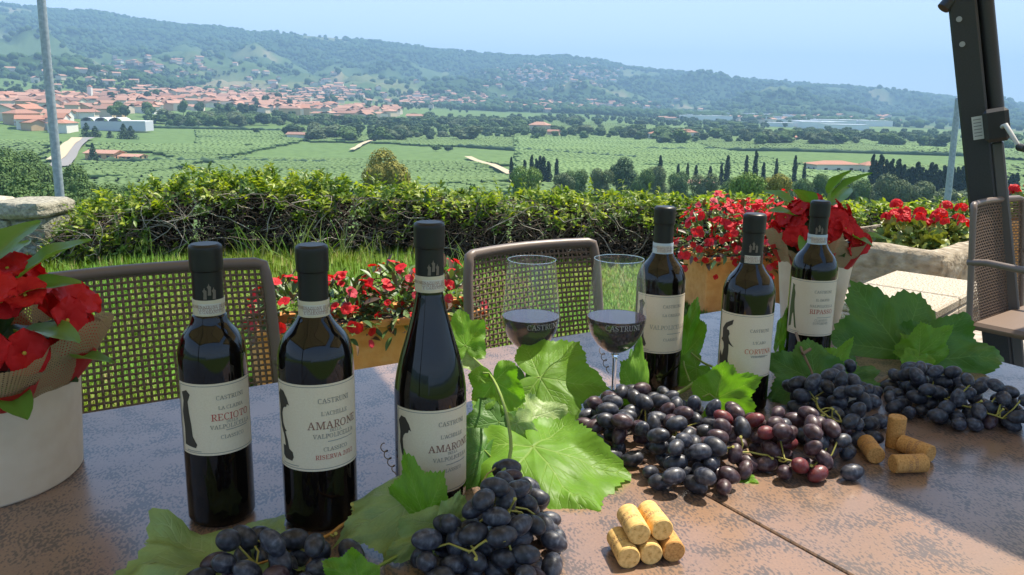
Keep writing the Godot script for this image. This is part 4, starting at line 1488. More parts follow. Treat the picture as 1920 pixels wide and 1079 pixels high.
func strand(s: Shape, a: Vector3, b: Vector3, half: Vector3) -> void:     # a flat band with a rounded face on each side
	var d := b - a
	var nn := d.cross(half).normalized()
	var thick := nn * 0.0011
	var i := s.vert(a - half, (nn - half.normalized() * 0.7).normalized()); s.vert(a + thick, nn); s.vert(a + half, (nn + half.normalized() * 0.7).normalized())
	s.vert(b - half, (nn - half.normalized() * 0.7).normalized()); s.vert(b + thick, nn); s.vert(b + half, (nn + half.normalized() * 0.7).normalized())
	s.face(i, i + 1, i + 4); s.face(i, i + 4, i + 3); s.face(i + 1, i + 2, i + 5); s.face(i + 1, i + 5, i + 4)
	i = s.vert(a - half, (-nn - half.normalized() * 0.7).normalized()); s.vert(a - thick, -nn); s.vert(a + half, (-nn + half.normalized() * 0.7).normalized())
	s.vert(b - half, (-nn - half.normalized() * 0.7).normalized()); s.vert(b - thick, -nn); s.vert(b + half, (-nn + half.normalized() * 0.7).normalized())
	s.face(i, i + 1, i + 4); s.face(i, i + 4, i + 3); s.face(i + 1, i + 2, i + 5); s.face(i + 1, i + 5, i + 4)

func canopy(t: Node3D, centre: Vector3, along: Vector3, half: float, eave: float, rise: float) -> void:      # a square parasol roof with ribs
	var o := t.transform.affine_inverse()
	var out := Vector3.UP.cross(along).normalized()
	var corners := []
	for k in [[1, 1], [1, -1], [-1, -1], [-1, 1]]: corners.append(centre + along * half * k[0] + out * half * k[1] + Vector3(0, eave, 0))
	var peak := centre + Vector3(0, eave + rise, 0)
	for k in 4:
		var s := Shape.new()
		var a: Vector3 = corners[k]
		var b: Vector3 = corners[(k + 1) % 4]
		var pts := []
		for j in 9:
			for i in 9:
				var q := a.lerp(b, i / 8.0).lerp(peak, j / 8.0)
				q.y -= 0.05 * sin(PI * i / 8.0) * (1.0 - j / 8.0) * (j / 8.0 + 0.2)
				pts.append(o * q)
		s.sheet(pts, 9, 9, Vector3.UP)
		part("canopy_panel", s.done(), M.canvas, t)
		s = Shape.new()
		s.quad(o * a, o * b, o * (b - Vector3(0, 0.14, 0)), o * (a - Vector3(0, 0.14, 0)))
		part("valance", s.done(), M.canvas, t)
		s = Shape.new()
		s.tube([o * (a - Vector3(0, 0.03, 0)), o * (peak - Vector3(0, 0.06, 0))], [0.012], 6)
		part("rib", s.done(), M.mast, t)
		s = Shape.new()
		s.tube([o * (a.lerp(b, 0.5) - Vector3(0, 0.05, 0)), o * (peak - Vector3(0, 0.06, 0))], [0.010], 6)
		part("rib", s.done(), M.mast, t)

func build_seats() -> void:
	M.wicker = paint(0.17, 0.115, 0.082, 0.55, 0.4)
	M.wicker_frame = paint(0.17, 0.13, 0.11, 0.42, 0.5)
	chair("brown woven garden chair behind the left bottles and the left flower pot", Vector3(-0.872, 0.862, -1.478), Vector3(0.86, 0, -0.48), 0.415, 0.0118)
	chair("brown woven garden chair behind the wine glasses", Vector3(-0.10, 0.862, -1.80), Vector3(0.82, 0, -0.575), 0.37, 0.0118)
	chair("brown woven armchair turned away at the right edge by the umbrella mast", Vector3(1.655, 0.862, -2.97), Vector3(0.776, 0, -0.627), 0.44, 0.0105)

	# the cantilever umbrella whose leaning mast shows on the right
	M.mast = mottled(speckle(128, 0.2, [[0.2, Color(0.022, 0.023, 0.026)], [0.8, Color(0.034, 0.035, 0.04)]], 131), 6.0, 0.45, null, 0.0, 0.5)
	M.canvas = mottled(speckle(128, 0.1, [[0.2, Color(0.78, 0.62, 0.41)], [0.8, Color(0.84, 0.68, 0.46)]], 132), 8.0, 0.9)
	M.canvas.backlight_enabled = true
	M.canvas.backlight = Color(0.66, 0.64, 0.60)
	M.canvas.uv1_world_triplanar = false
	var low := at_distance(1878, 600, 3.75)
	var high := at_distance(1818, 0, 3.75)
	var lean := (high - low).normalized()
	var foot := low + lean * ((0.10 - low.y) / lean.y)
	var t := thing("cantilever_umbrella", "dark grey leaning mast of a cantilever umbrella with crank, at the right", "umbrella", Vector3(foot.x, 0, foot.z))
	var o := Vector3(foot.x, 0, foot.z)
	var side := Vector3(0.86, 0, 0.51)
	var x := (side - lean * side.dot(lean)).normalized()
	var turn := Basis(x, lean, x.cross(lean))
	var long := 3.0
	var s := Shape.new()
	s.box(foot - o + lean * long * 0.5 + x * -0.022, Vector3(0.096, long, 0.11), turn, 0.008)
	part("mast", s.done(), M.mast, t)
	s = Shape.new()
	s.tube([foot - o + lean * 1.0 + x * 0.052, foot - o + lean * (long - 0.02) + x * 0.052], [0.03], 16)
	part("mast_rail", s.done(), M.mast, t)
	s = Shape.new()
	s.box(foot - o + lean * 0.5 + x * 0.046, Vector3(0.042, 0.98, 0.098), turn, 0.006)
	part("mast_foot_plate", s.done(), paint(0.09, 0.085, 0.085, 0.45), t)
	var crank_at := at_distance(1870, 234, 3.68)
	s = Shape.new()
	s.box(crank_at - o, Vector3(0.085, 0.125, 0.13), turn, 0.014)
	var box := part("crank_box", s.done(), paint(0.018, 0.018, 0.02, 0.6), t)
	s = Shape.new()
	var c0 := at_distance(1880, 238, 3.62)
	s.tube([c0 - o, at_distance(1886, 234, 3.58) - o, at_distance(1912, 276, 3.56) - o], [0.009, 0.009, 0.008], 8)
	part("crank_handle", s.done(), paint(0.55, 0.55, 0.55, 0.3), box)
	s = Shape.new()
	s.tube([at_distance(1912, 276, 3.56) - o, at_distance(1925, 279, 3.50) - o], [0.014], 10)
	part("crank_knob", s.done(), M.black_steel, box)
	# sticker and bolts on the mast's near face
	var face := turn.z if turn.z.z > 0 else -turn.z
	var on_face := func(px: float, py: float) -> Vector3:
		var plane := Plane(face, foot + face * 0.0562 + x * -0.022)
		return plane.intersects_ray(EYE, ray(px, py)) - o
	s = Shape.new()
	s.box(on_face.call(1834, 240), Vector3(0.036, 0.088, 0.0016), Basis(x, lean, face))
	part("sticker", s.done(), paint(0.62, 0.62, 0.6, 0.5), t)
	for k in 6:
		s = Shape.new()
		s.box((on_face.call(1834, 240) as Vector3) + lean * (0.032 - k * 0.0125) + face * 0.001, Vector3(0.026, 0.003, 0.0012), Basis(x, lean, face))
		part("printed_line", s.done(), paint(0.2, 0.2, 0.2, 0.6), t)
	for q in [[1799, 36], [1805, 83]]:
		s = Shape.new()
		var p: Vector3 = on_face.call(q[0], q[1])
		s.tube([p - face * 0.002, p + face * 0.004], [0.0105], 12)
		part("bolt", s.done(), paint(0.35, 0.35, 0.36, 0.35), t)
	s = Shape.new()
	s.tube([at_distance(1769, 16, 3.70) - o, at_distance(1800, -20, 3.73) - o], [0.024], 12)
	part("tilt_lever", s.done(), M.mast, t)
	# arm and roof, above the picture
	var head := foot + lean * long
	var roof := TU * 3.19 + TV * -0.05
	s = Shape.new()
	s.tube([head - o - lean * 0.05, head - o + Vector3(0, 0.25, 0), roof + Vector3(0, 3.15, 0) - o, roof + Vector3(0, 2.8, 0) - o], [0.045, 0.045, 0.04, 0.035], 10)
	part("arm", s.done(), M.mast, t)
	canopy(t, roof, TU, 1.5, 2.25, 0.55)
	s = Shape.new()
	s.box(Vector3(0, 0.045, 0), Vector3(0.95, 0.075, 0.95), Basis(Vector3.UP, 0.5), 0.01)
	part("base", s.done(), M.aggregate, t)

	# a second umbrella shades the left of the table; only its shade is seen
	var along := (TU * 0.158 + TV * -0.987).normalized()
	roof = TU * -0.345 + TV * -0.64
	var stand := TU * -2.1 + TV * 0.6
	t = thing("cantilever_umbrella", "second grey umbrella overhead whose shade covers the left of the table", "umbrella", stand)
	canopy(t, roof, along, 1.5, 2.25, 0.55)
	s = Shape.new()
	s.tube([Vector3(0, 0.05, 0), Vector3(0, 3.0, 0), Vector3(0.3, 3.2, 0), roof - stand + Vector3(0, 3.15, 0), roof - stand + Vector3(0, 2.78, 0)], [0.06, 0.055, 0.05, 0.04, 0.035], 12)
	part("mast", s.done(), M.mast, t)
	s = Shape.new()
	s.box(Vector3(0, 0.04, 0), Vector3(0.9, 0.08, 0.9), Basis.IDENTITY, 0.01)
	part("base", s.done(), M.aggregate, t)


# ---------------------------------------------------------------- the table
func ceramic() -> StandardMaterial3D:
	var size := 1024
	var broad := l8(noise(0.006, 4, FastNoiseLite.TYPE_SIMPLEX_SMOOTH, 1), size)
	var fleck := l8(noise(0.10, 4, FastNoiseLite.TYPE_SIMPLEX_SMOOTH, 2), size)
	var worn := l8(noise(0.013, 4, FastNoiseLite.TYPE_SIMPLEX_SMOOTH, 3), size)
	var dust := l8(noise(0.22, 2, FastNoiseLite.TYPE_SIMPLEX_SMOOTH, 4), size)
	var cols := PackedByteArray()
	cols.resize(size * size * 3)
	var gloss := PackedByteArray()
	gloss.resize(size * size)
	for y in size:
		for x in size:
			var i := y * size + x
			var j := y * size + (x * 2 + y / 2) % size          # flecks drawn out along one direction
			var b := broad[i] / 255.0
			var f := smoothstep(0.575, 0.61, fleck[j] / 255.0 * 0.60 + worn[i] / 255.0 * 0.42 + dust[i] / 255.0 * 0.06)
			var k := 0.86 + 0.28 * dust[i] / 255.0
			var r := lerpf(0.30, 0.24, b) * k
			var g := lerpf(0.18, 0.155, b) * k
			var l := lerpf(0.112, 0.115, b) * k
			r = lerpf(r, 0.105, f); g = lerpf(g, 0.075, f); l = lerpf(l, 0.062, f)
			cols[i * 3] = int(255.0 * pow(r, 0.4545)); cols[i * 3 + 1] = int(255.0 * pow(g, 0.4545)); cols[i * 3 + 2] = int(255.0 * pow(l, 0.4545))
			gloss[i] = int(255.0 * (0.27 + 0.10 * f + 0.08 * b))
	var m := paint(1, 1, 1, 1.0, 0.55)
	m.albedo_texture = ImageTexture.create_from_image(Image.create_from_data(size, size, false, Image.FORMAT_RGB8, cols))
	m.roughness_texture = ImageTexture.create_from_image(Image.create_from_data(size, size, false, Image.FORMAT_L8, gloss))
	m.heightmap_enabled = true
	m.heightmap_texture = grain(512, 0.15, 6)
	m.heightmap_scale = 0.004
	m.clearcoat_enabled = true
	m.clearcoat = 0.55
	m.clearcoat_roughness = 0.2
	m.uv1_triplanar = true
	m.uv1_scale = Vector3.ONE * 1.15
	return m

func build_table() -> void:
	M.ceramic = ceramic()
	var turn := Basis(TU, Vector3.UP, TV)
	var t := thing("garden_table", "long garden table topped with rust brown ceramic slabs", "table", TU * 0.24 + TV * -0.764, "", turn)
	var edges := [-1.035, -0.185, 0.665, 1.512]
	for k in 3:
		var s := Shape.new()
		var w: float = edges[k + 1] - edges[k] - 0.0035
		s.box(Vector3((edges[k] + edges[k + 1]) * 0.5 - 0.24, TABLE - 0.006, 0), Vector3(w, 0.012, 1.0), Basis.IDENTITY, 0.0015)
		part("slab", s.done(), M.ceramic, t)
	M.table_metal = paint(0.06, 0.055, 0.055, 0.45)
	var f := Shape.new()
	f.box(Vector3(0, TABLE - 0.0345, 0.45), Vector3(2.4, 0.045, 0.04)); f.box(Vector3(0, TABLE - 0.0345, -0.45), Vector3(2.4, 0.045, 0.04))
	for x in [-1.2, -0.425, 0.425, 1.2]: f.box(Vector3(x, TABLE - 0.035, 0), Vector3(0.04, 0.044, 0.86))
	part("frame", f.done(), M.table_metal, t)
	for x in [-1.16, 1.16]:
		for z in [-0.44, 0.44]:
			var s := Shape.new()
			s.box(Vector3(x, (TABLE - 0.057) * 0.5, z), Vector3(0.06, TABLE - 0.057, 0.06), Basis.IDENTITY, 0.006)
			part("leg", s.done(), M.table_metal, t)


# ---------------------------------------------------------------- bottles and glasses
func smooth_profile(pts: Array, steps := 6) -> Array:
	var out := []
	for i in pts.size() - 1:
		var a: Vector2 = pts[maxi(i - 1, 0)]
		var b: Vector2 = pts[i]
		var c: Vector2 = pts[i + 1]
		var d: Vector2 = pts[mini(i + 2, pts.size() - 1)]
		for k in steps: out.append(b.cubic_interpolate(c, a, d, float(k) / steps))
	out.append(pts[-1])
	return out

# lays a flat shape (x to the right, y up) round a cylinder of that radius about the y axis; x = 0 faces +z
func wrapped(mesh_arrays: Array, rad: float) -> ArrayMesh:
	var v: PackedVector3Array = mesh_arrays[Mesh.ARRAY_VERTEX]
	var n := PackedVector3Array()
	n.resize(v.size())
	for i in v.size():
		var a := v[i].x / rad
		n[i] = Vector3(sin(a), 0, cos(a))
		v[i] = Vector3(sin(a) * rad, v[i].y, cos(a) * rad)
	var arr := []
	arr.resize(Mesh.ARRAY_MAX)
	arr[Mesh.ARRAY_VERTEX] = v
	arr[Mesh.ARRAY_NORMAL] = n
	arr[Mesh.ARRAY_INDEX] = mesh_arrays[Mesh.ARRAY_INDEX]
	var m := ArrayMesh.new()
	m.add_surface_from_arrays(Mesh.PRIMITIVE_TRIANGLES, arr)
	return m

var serif: SystemFont
func letters(text: String, height: float, at: Vector2, rad: float, spread := 1.0) -> ArrayMesh:
	var tm := TextMesh.new()
	tm.text = text
	tm.font = serif
	tm.font_size = 40
	tm.pixel_size = height / 29.0
	tm.depth = 0.0
	tm.curve_step = 2.0
	var arr := tm.get_mesh_arrays()
	var v: PackedVector3Array = arr[Mesh.ARRAY_VERTEX]
	for i in v.size(): v[i] = Vector3(v[i].x * spread + at.x, v[i].y + at.y, 0)
	arr[Mesh.ARRAY_VERTEX] = v
	return wrapped(arr, rad)

func flat_polygon(outline: PackedVector2Array, at: Vector2, size: Vector2, rad: float) -> ArrayMesh:
	var flat := PackedVector2Array()
	var lo := 1e9
	var hi := -1e9
	for q in outline:
		flat.append(at + q * size)
		lo = minf(lo, flat[-1].x); hi = maxf(hi, flat[-1].x)
	var s := Shape.new()
	var step := rad * 0.06
	var x := lo
	while x < hi:             # cut into upright strips so that it can follow the curve
		var bar := PackedVector2Array([Vector2(x, -1), Vector2(x + step, -1), Vector2(x + step, 1), Vector2(x, 1)])
		for piece in Geometry2D.intersect_polygons(flat, bar):
			var first := s.v.size()
			for q in piece:
				var a: float = q.x / rad
				s.vert(Vector3(sin(a) * rad, q.y, cos(a) * rad), Vector3(sin(a), 0, cos(a)))
			var ix := Geometry2D.triangulate_polygon(piece)
			for k in range(0, ix.size(), 3): s.face(first + ix[k], first + ix[k + 1], first + ix[k + 2])
		x += step
	return s.done()

func band(rad: float, low: float, high: float, half: float, segs := 40) -> ArrayMesh:     # part of a cylinder, seen from outside
	var s := Shape.new()
	s.lathe([Vector2(rad, low), Vector2(rad, high)], segs, -half, half)
	return s.done()

# standing figures as printed on the labels, in a box one wide and one high
const FIGURES := {
	"column": [Vector2(.1, .95), Vector2(.5, 1), Vector2(.75, .93), Vector2(.62, .84), Vector2(.55, .8), Vector2(.6, .6), Vector2(.7, .4), Vector2(.75, .2), Vector2(1, .06), Vector2(.9, 0), Vector2(.1, .03), Vector2(.15, .3), Vector2(.05, .6), Vector2(.2, .8)],
	"bent": [Vector2(.0, .92), Vector2(.2, 1), Vector2(.5, .99), Vector2(.72, .9), Vector2(.85, .8), Vector2(.72, .82), Vector2(.66, .77), Vector2(.5, .76), Vector2(.38, .72), Vector2(.3, .66), Vector2(.34, .52), Vector2(.5, .44), Vector2(.62, .42), Vector2(.5, .4), Vector2(.66, .28), Vector2(.74, .17), Vector2(.95, .13), Vector2(1, .06), Vector2(.9, .0), Vector2(.45, .01), Vector2(.3, .05), Vector2(.3, .2), Vector2(.5, .2), Vector2(.42, .33), Vector2(.2, .45), Vector2(.08, .6), Vector2(.12, .76)],
	"winged": [Vector2(.1, .55), Vector2(.2, .6), Vector2(.18, .78), Vector2(.4, .9), Vector2(.85, 1), Vector2(.8, .9), Vector2(.5, .82), Vector2(.48, .78), Vector2(.62, .77), Vector2(.68, .7), Vector2(.62, .64), Vector2(.7, .55), Vector2(.95, .45), Vector2(.75, .48), Vector2(.66, .5), Vector2(.68, .35), Vector2(.66, .2), Vector2(.72, .1), Vector2(.95, .06), Vector2(.93, 0), Vector2(.05, .02), Vector2(0, .2), Vector2(.1, .32), Vector2(.25, .22), Vector2(.35, .4), Vector2(.3, .5)],
	"striding": [Vector2(.25, 1), Vector2(.5, .97), Vector2(.48, .9), Vector2(.62, .8), Vector2(.6, .6), Vector2(.66, .45), Vector2(.9, .1), Vector2(1, 0), Vector2(.8, .02), Vector2(.55, .35), Vector2(.45, .3), Vector2(.4, .05), Vector2(.1, 0), Vector2(.1, .5), Vector2(.2, .85)]}

func bottle(label: String, foot: Vector3, rad: float, tall: float, slope: bool, aim: float, half: float, low: float, high: float, figure: String, lines: Array, strip_m: Material, emblem: bool) -> void:
	# aim: how far the label is turned to the right, in degrees, from facing the camera
	var to_eye := atan2(EYE.x - foot.x, EYE.z - foot.z)
	var t := thing("wine_bottle", label, "bottle", foot, "wine bottles on the table", Basis(Vector3.UP, to_eye + deg_to_rad(aim)))
	var neck := 0.0143
	var pts: Array
	if slope:
		pts = [Vector2(rad * 0.90, 0.0), Vector2(rad * 0.985, 0.006), Vector2(rad, 0.015), Vector2(rad, 0.07), Vector2(rad, 0.125), Vector2(rad * 0.975, 0.142), Vector2(rad * 0.86, 0.166), Vector2(rad * 0.65, 0.195), Vector2(rad * 0.485, 0.219), Vector2(neck + 0.0010, 0.238), Vector2(neck, 0.25), Vector2(neck, tall - 0.006)]
	else:
		pts = [Vector2(rad * 0.88, 0.0), Vector2(rad * 0.985, 0.005), Vector2(rad, 0.014), Vector2(rad, 0.07), Vector2(rad, 0.14), Vector2(rad, tall - 0.121), Vector2(rad * 0.965, tall - 0.108), Vector2(rad * 0.83, tall - 0.0945), Vector2(rad * 0.60, tall - 0.0835), Vector2(neck + 0.003, tall - 0.074), Vector2(neck, tall - 0.064), Vector2(neck, tall - 0.006)]
	var s := Shape.new()
	var prof := smooth_profile(pts, 5)
	prof.push_front(pts[0]); prof.push_front(Vector2(0, 0.004))
	s.lathe(prof, 56)
	var glass := part("glass", s.done(), M.bottle_glass, t)
	# capsule with its rounded top and a crease below the lip
	var c := neck + 0.0009
	s = Shape.new()
	s.lathe(smooth_profile([Vector2(c, tall - 0.058), Vector2(c, tall - 0.05), Vector2(c, tall - 0.028), Vector2(c + 0.0012, tall - 0.0262), Vector2(c + 0.0013, tall - 0.012), Vector2(c + 0.0012, tall - 0.003), Vector2(c - 0.001, tall - 0.0004), Vector2(c * 0.8, tall + 0.0001), Vector2(0, tall)], 4), 40)
	var cap := part("capsule", s.done(), M.capsule, t)
	s = Shape.new()
	s.lathe([Vector2(c + 0.0004, tall - 0.0735), Vector2(c + 0.0007, tall - 0.0735), Vector2(c + 0.0007, tall - 0.056), Vector2(c - 0.0004, tall - 0.056)], 40)
	var strip := part("neck_strip", s.done(), strip_m, t)
	part("print", band(c + 0.00085, tall - 0.0705, tall - 0.0595, 0.75, 16), M.strip_print, strip)
	for k in 3:
		part("print", letters(["DENOMINAZIONE DI ORIGINE", "CONTROLLATA", "E GARANTITA"][k], 0.0016, Vector2(0.002, tall - 0.0625 - k * 0.0028), c + 0.00105), M.ink_brown, strip)
	if emblem:
		for q in [[-0.0045, 0.0], [0.0, 0.004], [0.0045, 0.0]]:
			part("emblem", flat_polygon(PackedVector2Array([Vector2(-.4, 0), Vector2(.4, 0), Vector2(.3, .5), Vector2(.5, .7), Vector2(.1, .8), Vector2(0, 1), Vector2(-.2, .8), Vector2(-.5, .72), Vector2(-.25, .5)]), Vector2(q[0], tall - 0.0545 + q[1]), Vector2(0.0042, 0.0125), c + 0.0016), M.capsule_print, cap)
	# the paper label
	var paper := part("label", band(rad + 0.00025, low, high, half), M.paper, t)
	var w := rad * half
	var e := 0.0022
	s = Shape.new()
	var rr := rad + 0.00045
	for q in [[low + e, low + e + 0.0006], [high - e - 0.0006, high - e]]:
		s.lathe([Vector2(rr, q[0]), Vector2(rr, q[1])], 40, -half + e / rad, half - e / rad)
	for sg in [-1.0, 1.0]:
		s.lathe([Vector2(rr, low + e), Vector2(rr, high - e)], 1, sg * (half - e / rad) - 0.0003 / rad, sg * (half - e / rad) + 0.0003 / rad)
	part("border", s.done(), M.ink_grey, paper)
	var h := high - low
	if figure:
		part("printed_figure", flat_polygon(PackedVector2Array(FIGURES[figure]), Vector2(-w + e * 1.2, low + h * 0.1), Vector2(w * (0.42 if figure != "winged" else 0.6), h * 0.80), rad + 0.0005), M.ink_figure if figure != "striding" else M.ink_green, paper)
	for q in lines:          # [text, place from the bottom (0..1), letter height, ink, x (share of half width), spread]
		part("lettering", letters(q[0], q[2], Vector2(w * q[4], low + h * q[1]), rad + 0.0006, q[5] if q.size() > 5 else 1.0), M[q[3]], paper)
	for q in [[0.335, 0.42], [0.05, -0.62]]:
		s = Shape.new()
		var at: float = (q[1] - 0.28) * half if q[1] > 0 else (q[1] - 0.2) * half
		s.lathe([Vector2(rad + 0.0005, low + h * q[0]), Vector2(rad + 0.0005, low + h * q[0] + 0.0009)], 12, at, at + (0.56 if q[1] > 0 else 0.4) * half)
		part("small_print", s.done(), M.ink_faint, paper)

func build_bottles() -> void:
	serif = SystemFont.new()
	serif.font_names = PackedStringArray(["Droid Serif"])
	M.bottle_glass = paint(0.006, 0.0045, 0.004, 0.045, 0.5)
	M.capsule = paint(0.013, 0.0125, 0.013, 0.42, 0.45)
	M.capsule_print = paint(0.16, 0.13, 0.11, 0.4)
	M.paper = mottled(speckle(128, 0.3, [[0.2, Color(0.74, 0.62, 0.46)], [0.8, Color(0.80, 0.69, 0.53)]], 140), 12.0, 0.7)
	M.strip_cream = paint(0.62, 0.55, 0.40, 0.6)
	M.strip_blue = paint(0.5, 0.6, 0.68, 0.6)
	M.strip_print = paint(0.62, 0.60, 0.54, 0.6)
	M.ink_grey = paint(0.22, 0.21, 0.19, 0.7)
	M.ink_faint = paint(0.34, 0.32, 0.28, 0.7)
	M.ink_brown = paint(0.24, 0.10, 0.07, 0.7)
	M.ink_red = paint(0.48, 0.06, 0.045, 0.7)
	M.ink_orange = paint(0.62, 0.13, 0.05, 0.7)
	M.ink_figure = paint(0.055, 0.045, 0.035, 0.7)
	M.ink_green = paint(0.09, 0.12, 0.035, 0.7)
	var k := 0.30           # where the text block is centred
	bottle("slim dark bottle at the far left, label lettered RECIOTO in red", on_table(417, 964), 0.0345, 0.298, false, 4, 1.32, 0.083, 0.160, "column", [
		["CASTRUNI", 0.80, 0.0045, "ink_grey", k], ["LA CLADIA", 0.66, 0.0038, "ink_grey", k], ["RECIOTO", 0.53, 0.0072, "ink_red", k], ["DELLA", 0.46, 0.0018, "ink_grey", k], ["VALPOLICELLA", 0.395, 0.0044, "ink_grey", k], ["CLASSICO", 0.25, 0.004, "ink_grey", k]], M.strip_cream, true)
	bottle("dark wide bottle second from left, label reading AMARONE with RISERVA below", on_table(603, 968), 0.0388, 0.299, false, 2, 1.42, 0.070, 0.163, "bent", [
		["CASTRUNI", 0.81, 0.0052, "ink_grey", k], ["L'ACHILLE", 0.665, 0.0042, "ink_grey", k], ["AMARONE", 0.53, 0.0082, "ink_brown", k], ["DELLA", 0.465, 0.0018, "ink_grey", k], ["VALPOLICELLA", 0.405, 0.0046, "ink_grey", k], ["CLASSICO", 0.25, 0.0042, "ink_grey", k], ["RISERVA 2012", 0.16, 0.0048, "ink_red", k]], M.strip_cream, false)
	bottle("tall sloping shouldered bottle beside the vine leaves, third from left", on_table(808, 938), 0.0395, 0.318, true, 14, 1.34, 0.026, 0.122, "bent", [
		["CASTRUNI", 0.83, 0.0050, "ink_grey", k], ["L'ACHILLE", 0.68, 0.0042, "ink_grey", k], ["AMARONE", 0.545, 0.0080, "ink_brown", k], ["DELLA", 0.475, 0.0018, "ink_grey", k], ["VALPOLICELLA", 0.41, 0.0045, "ink_grey", k], ["CLASSICO", 0.27, 0.004, "ink_grey", k]], M.strip_cream, true)
	bottle("dark bottle just right of the wine glass, label with grey lettering only", on_table(1229, 722), 0.0380, 0.290, false, 10, 1.28, 0.064, 0.157, "column", [
		["CASTRUNI", 0.81, 0.0048, "ink_grey", k], ["LA GRIGLIA", 0.66, 0.0042, "ink_grey", k], ["VALPOLICELLA", 0.45, 0.0066, "ink_faint", 0.24, 0.95], ["CLASSICO", 0.24, 0.004, "ink_grey", k]], M.strip_blue, false)
	bottle("dark bottle behind the grapes, label with winged figure and orange CORVINA", on_table(1388, 760), 0.0378, 0.292, false, 5, 1.34, 0.056, 0.150, "winged", [
		["CASTRUNI", 0.75, 0.0046, "ink_grey", 0.36], ["L'ICARO", 0.56, 0.0040, "ink_grey", 0.36], ["CORVINA", 0.42, 0.0072, "ink_orange", 0.38], ["VERONESE", 0.34, 0.0034, "ink_grey", 0.36]], M.capsule, true)
	bottle("dark bottle farthest right, before the white pot, label reading RIPASSO in red", on_table(1510, 686), 0.0380, 0.290, false, 7, 1.3, 0.064, 0.160, "striding", [
		["CASTRUNI", 0.80, 0.0046, "ink_grey", k], ["IL DAVID", 0.655, 0.0040, "ink_grey", k], ["VALPOLICELLA", 0.545, 0.0040, "ink_grey", k], ["RIPASSO", 0.445, 0.0074, "ink_red", k], ["CLASSICO", 0.29, 0.0036, "ink_grey", k], ["SUPERIORE", 0.235, 0.0036, "ink_grey", k]], M.strip_blue, true)

	# glasses
	M.clear = paint(1, 1, 1, 0.02, 0.5)
	M.clear.transparency = BaseMaterial3D.TRANSPARENCY_ALPHA
	M.clear.albedo_color = Color(0.95, 0.97, 0.98, 0.05)
	M.crystal = paint(1, 1, 1, 0.02, 0.5)
	M.crystal.refraction_enabled = true
	M.crystal.refraction_scale = 0.05
	M.crystal.transparency = BaseMaterial3D.TRANSPARENCY_ALPHA
	M.crystal.albedo_color = Color(0.96, 0.98, 0.98, 0.0)
	M.wine = paint(0.018, 0.0015, 0.003, 0.03, 0.55)
	M.frosted = paint(0.36, 0.35, 0.34, 0.6)
	glass_of_wine("wine glass behind the big vine leaf, left of the two glasses", on_table(992, 748), 0.217, 18)
	glass_of_wine("wine glass on its stem beside the grey lettered bottle, right of the two glasses", on_table(1149, 764), 0.226, 4)

func glass_of_wine(label: String, foot: Vector3, tall: float, aim: float) -> void:
	var t := thing("wine_glass", label, "glass", foot, "wine glasses", Basis(Vector3.UP, atan2(EYE.x - foot.x, EYE.z - foot.z) + deg_to_rad(aim)))
	var b := tall - 0.142          # bottom of the bowl
	var bowl := [Vector2(0.0035, b), Vector2(0.014, b + 0.004), Vector2(0.027, b + 0.014), Vector2(0.0375, b + 0.031), Vector2(0.0428, b + 0.050), Vector2(0.0427, b + 0.068), Vector2(0.0405, b + 0.096), Vector2(0.0375, b + 0.124), Vector2(0.0355, b + 0.142)]
	var s := Shape.new()
	s.lathe(smooth_profile(bowl, 6), 56)
	part("bowl", s.done(), M.clear, t)
	s = Shape.new()
	var rim := []
	for i in 49: rim.append(Vector3(sin(TAU * i / 48.0) * 0.0355, tall, cos(TAU * i / 48.0) * 0.0355))
	s.tube(rim, [0.0006], 6, false)
	part("rim", s.done(), M.crystal, t)
	var fill := []
	var prof := smooth_profile(bowl, 6)
	var level := b + 0.056
	for q in prof:
		if (q as Vector2).y < level: fill.append(Vector2(maxf(0.0, (q as Vector2).x - 0.0007), (q as Vector2).y + 0.0006))
	fill.append(Vector2(0.0421, level))
	fill.push_front(Vector2(0, b + 0.0008))
	fill.append(Vector2(0.0421, level)); fill.append(Vector2(0.0418, level)); fill.append(Vector2(0, level))
	s = Shape.new()
	s.lathe(fill, 56)
	part("red_wine", s.done(), M.wine, t)
	s = Shape.new()
	s.lathe(smooth_profile([Vector2(0.0, 0.0008), Vector2(0.037, 0.0008), Vector2(0.0385, 0.0016), Vector2(0.037, 0.0026), Vector2(0.018, 0.0046), Vector2(0.006, 0.010), Vector2(0.0036, 0.022), Vector2(0.0033, b - 0.020), Vector2(0.0038, b - 0.006), Vector2(0.006, b - 0.0006), Vector2(0.0, b - 0.0004)], 5), 40)
	part("stem_and_foot", s.done(), M.crystal, t)
	part("engraved_name", letters("CASTRUNI", 0.0078, Vector2(0.008, level - 0.007), 0.0436), M.frosted, t)


# ---------------------------------------------------------------- vine leaves
const LOBES := [[0.0, 1.0], [0.46, 0.70], [0.96, 0.90], [1.48, 0.60], [2.02, 0.68], [2.62, 0.44], [PI, 0.10]]
func leaf_edge(a: float) -> float:
	a = absf(a)
	for i in LOBES.size() - 1:
		if a <= LOBES[i + 1][0]:
			var t: float = (a - LOBES[i][0]) / (LOBES[i + 1][0] - LOBES[i][0])
			var peak: bool = LOBES[i][1] > LOBES[i + 1][1]
			t = pow(t, 0.8) if peak else 1.0 - pow(1.0 - t, 0.8)       # lobes are pointed, the bays between them round
			return lerpf(LOBES[i][1], LOBES[i + 1][1], t)
	return 0.1

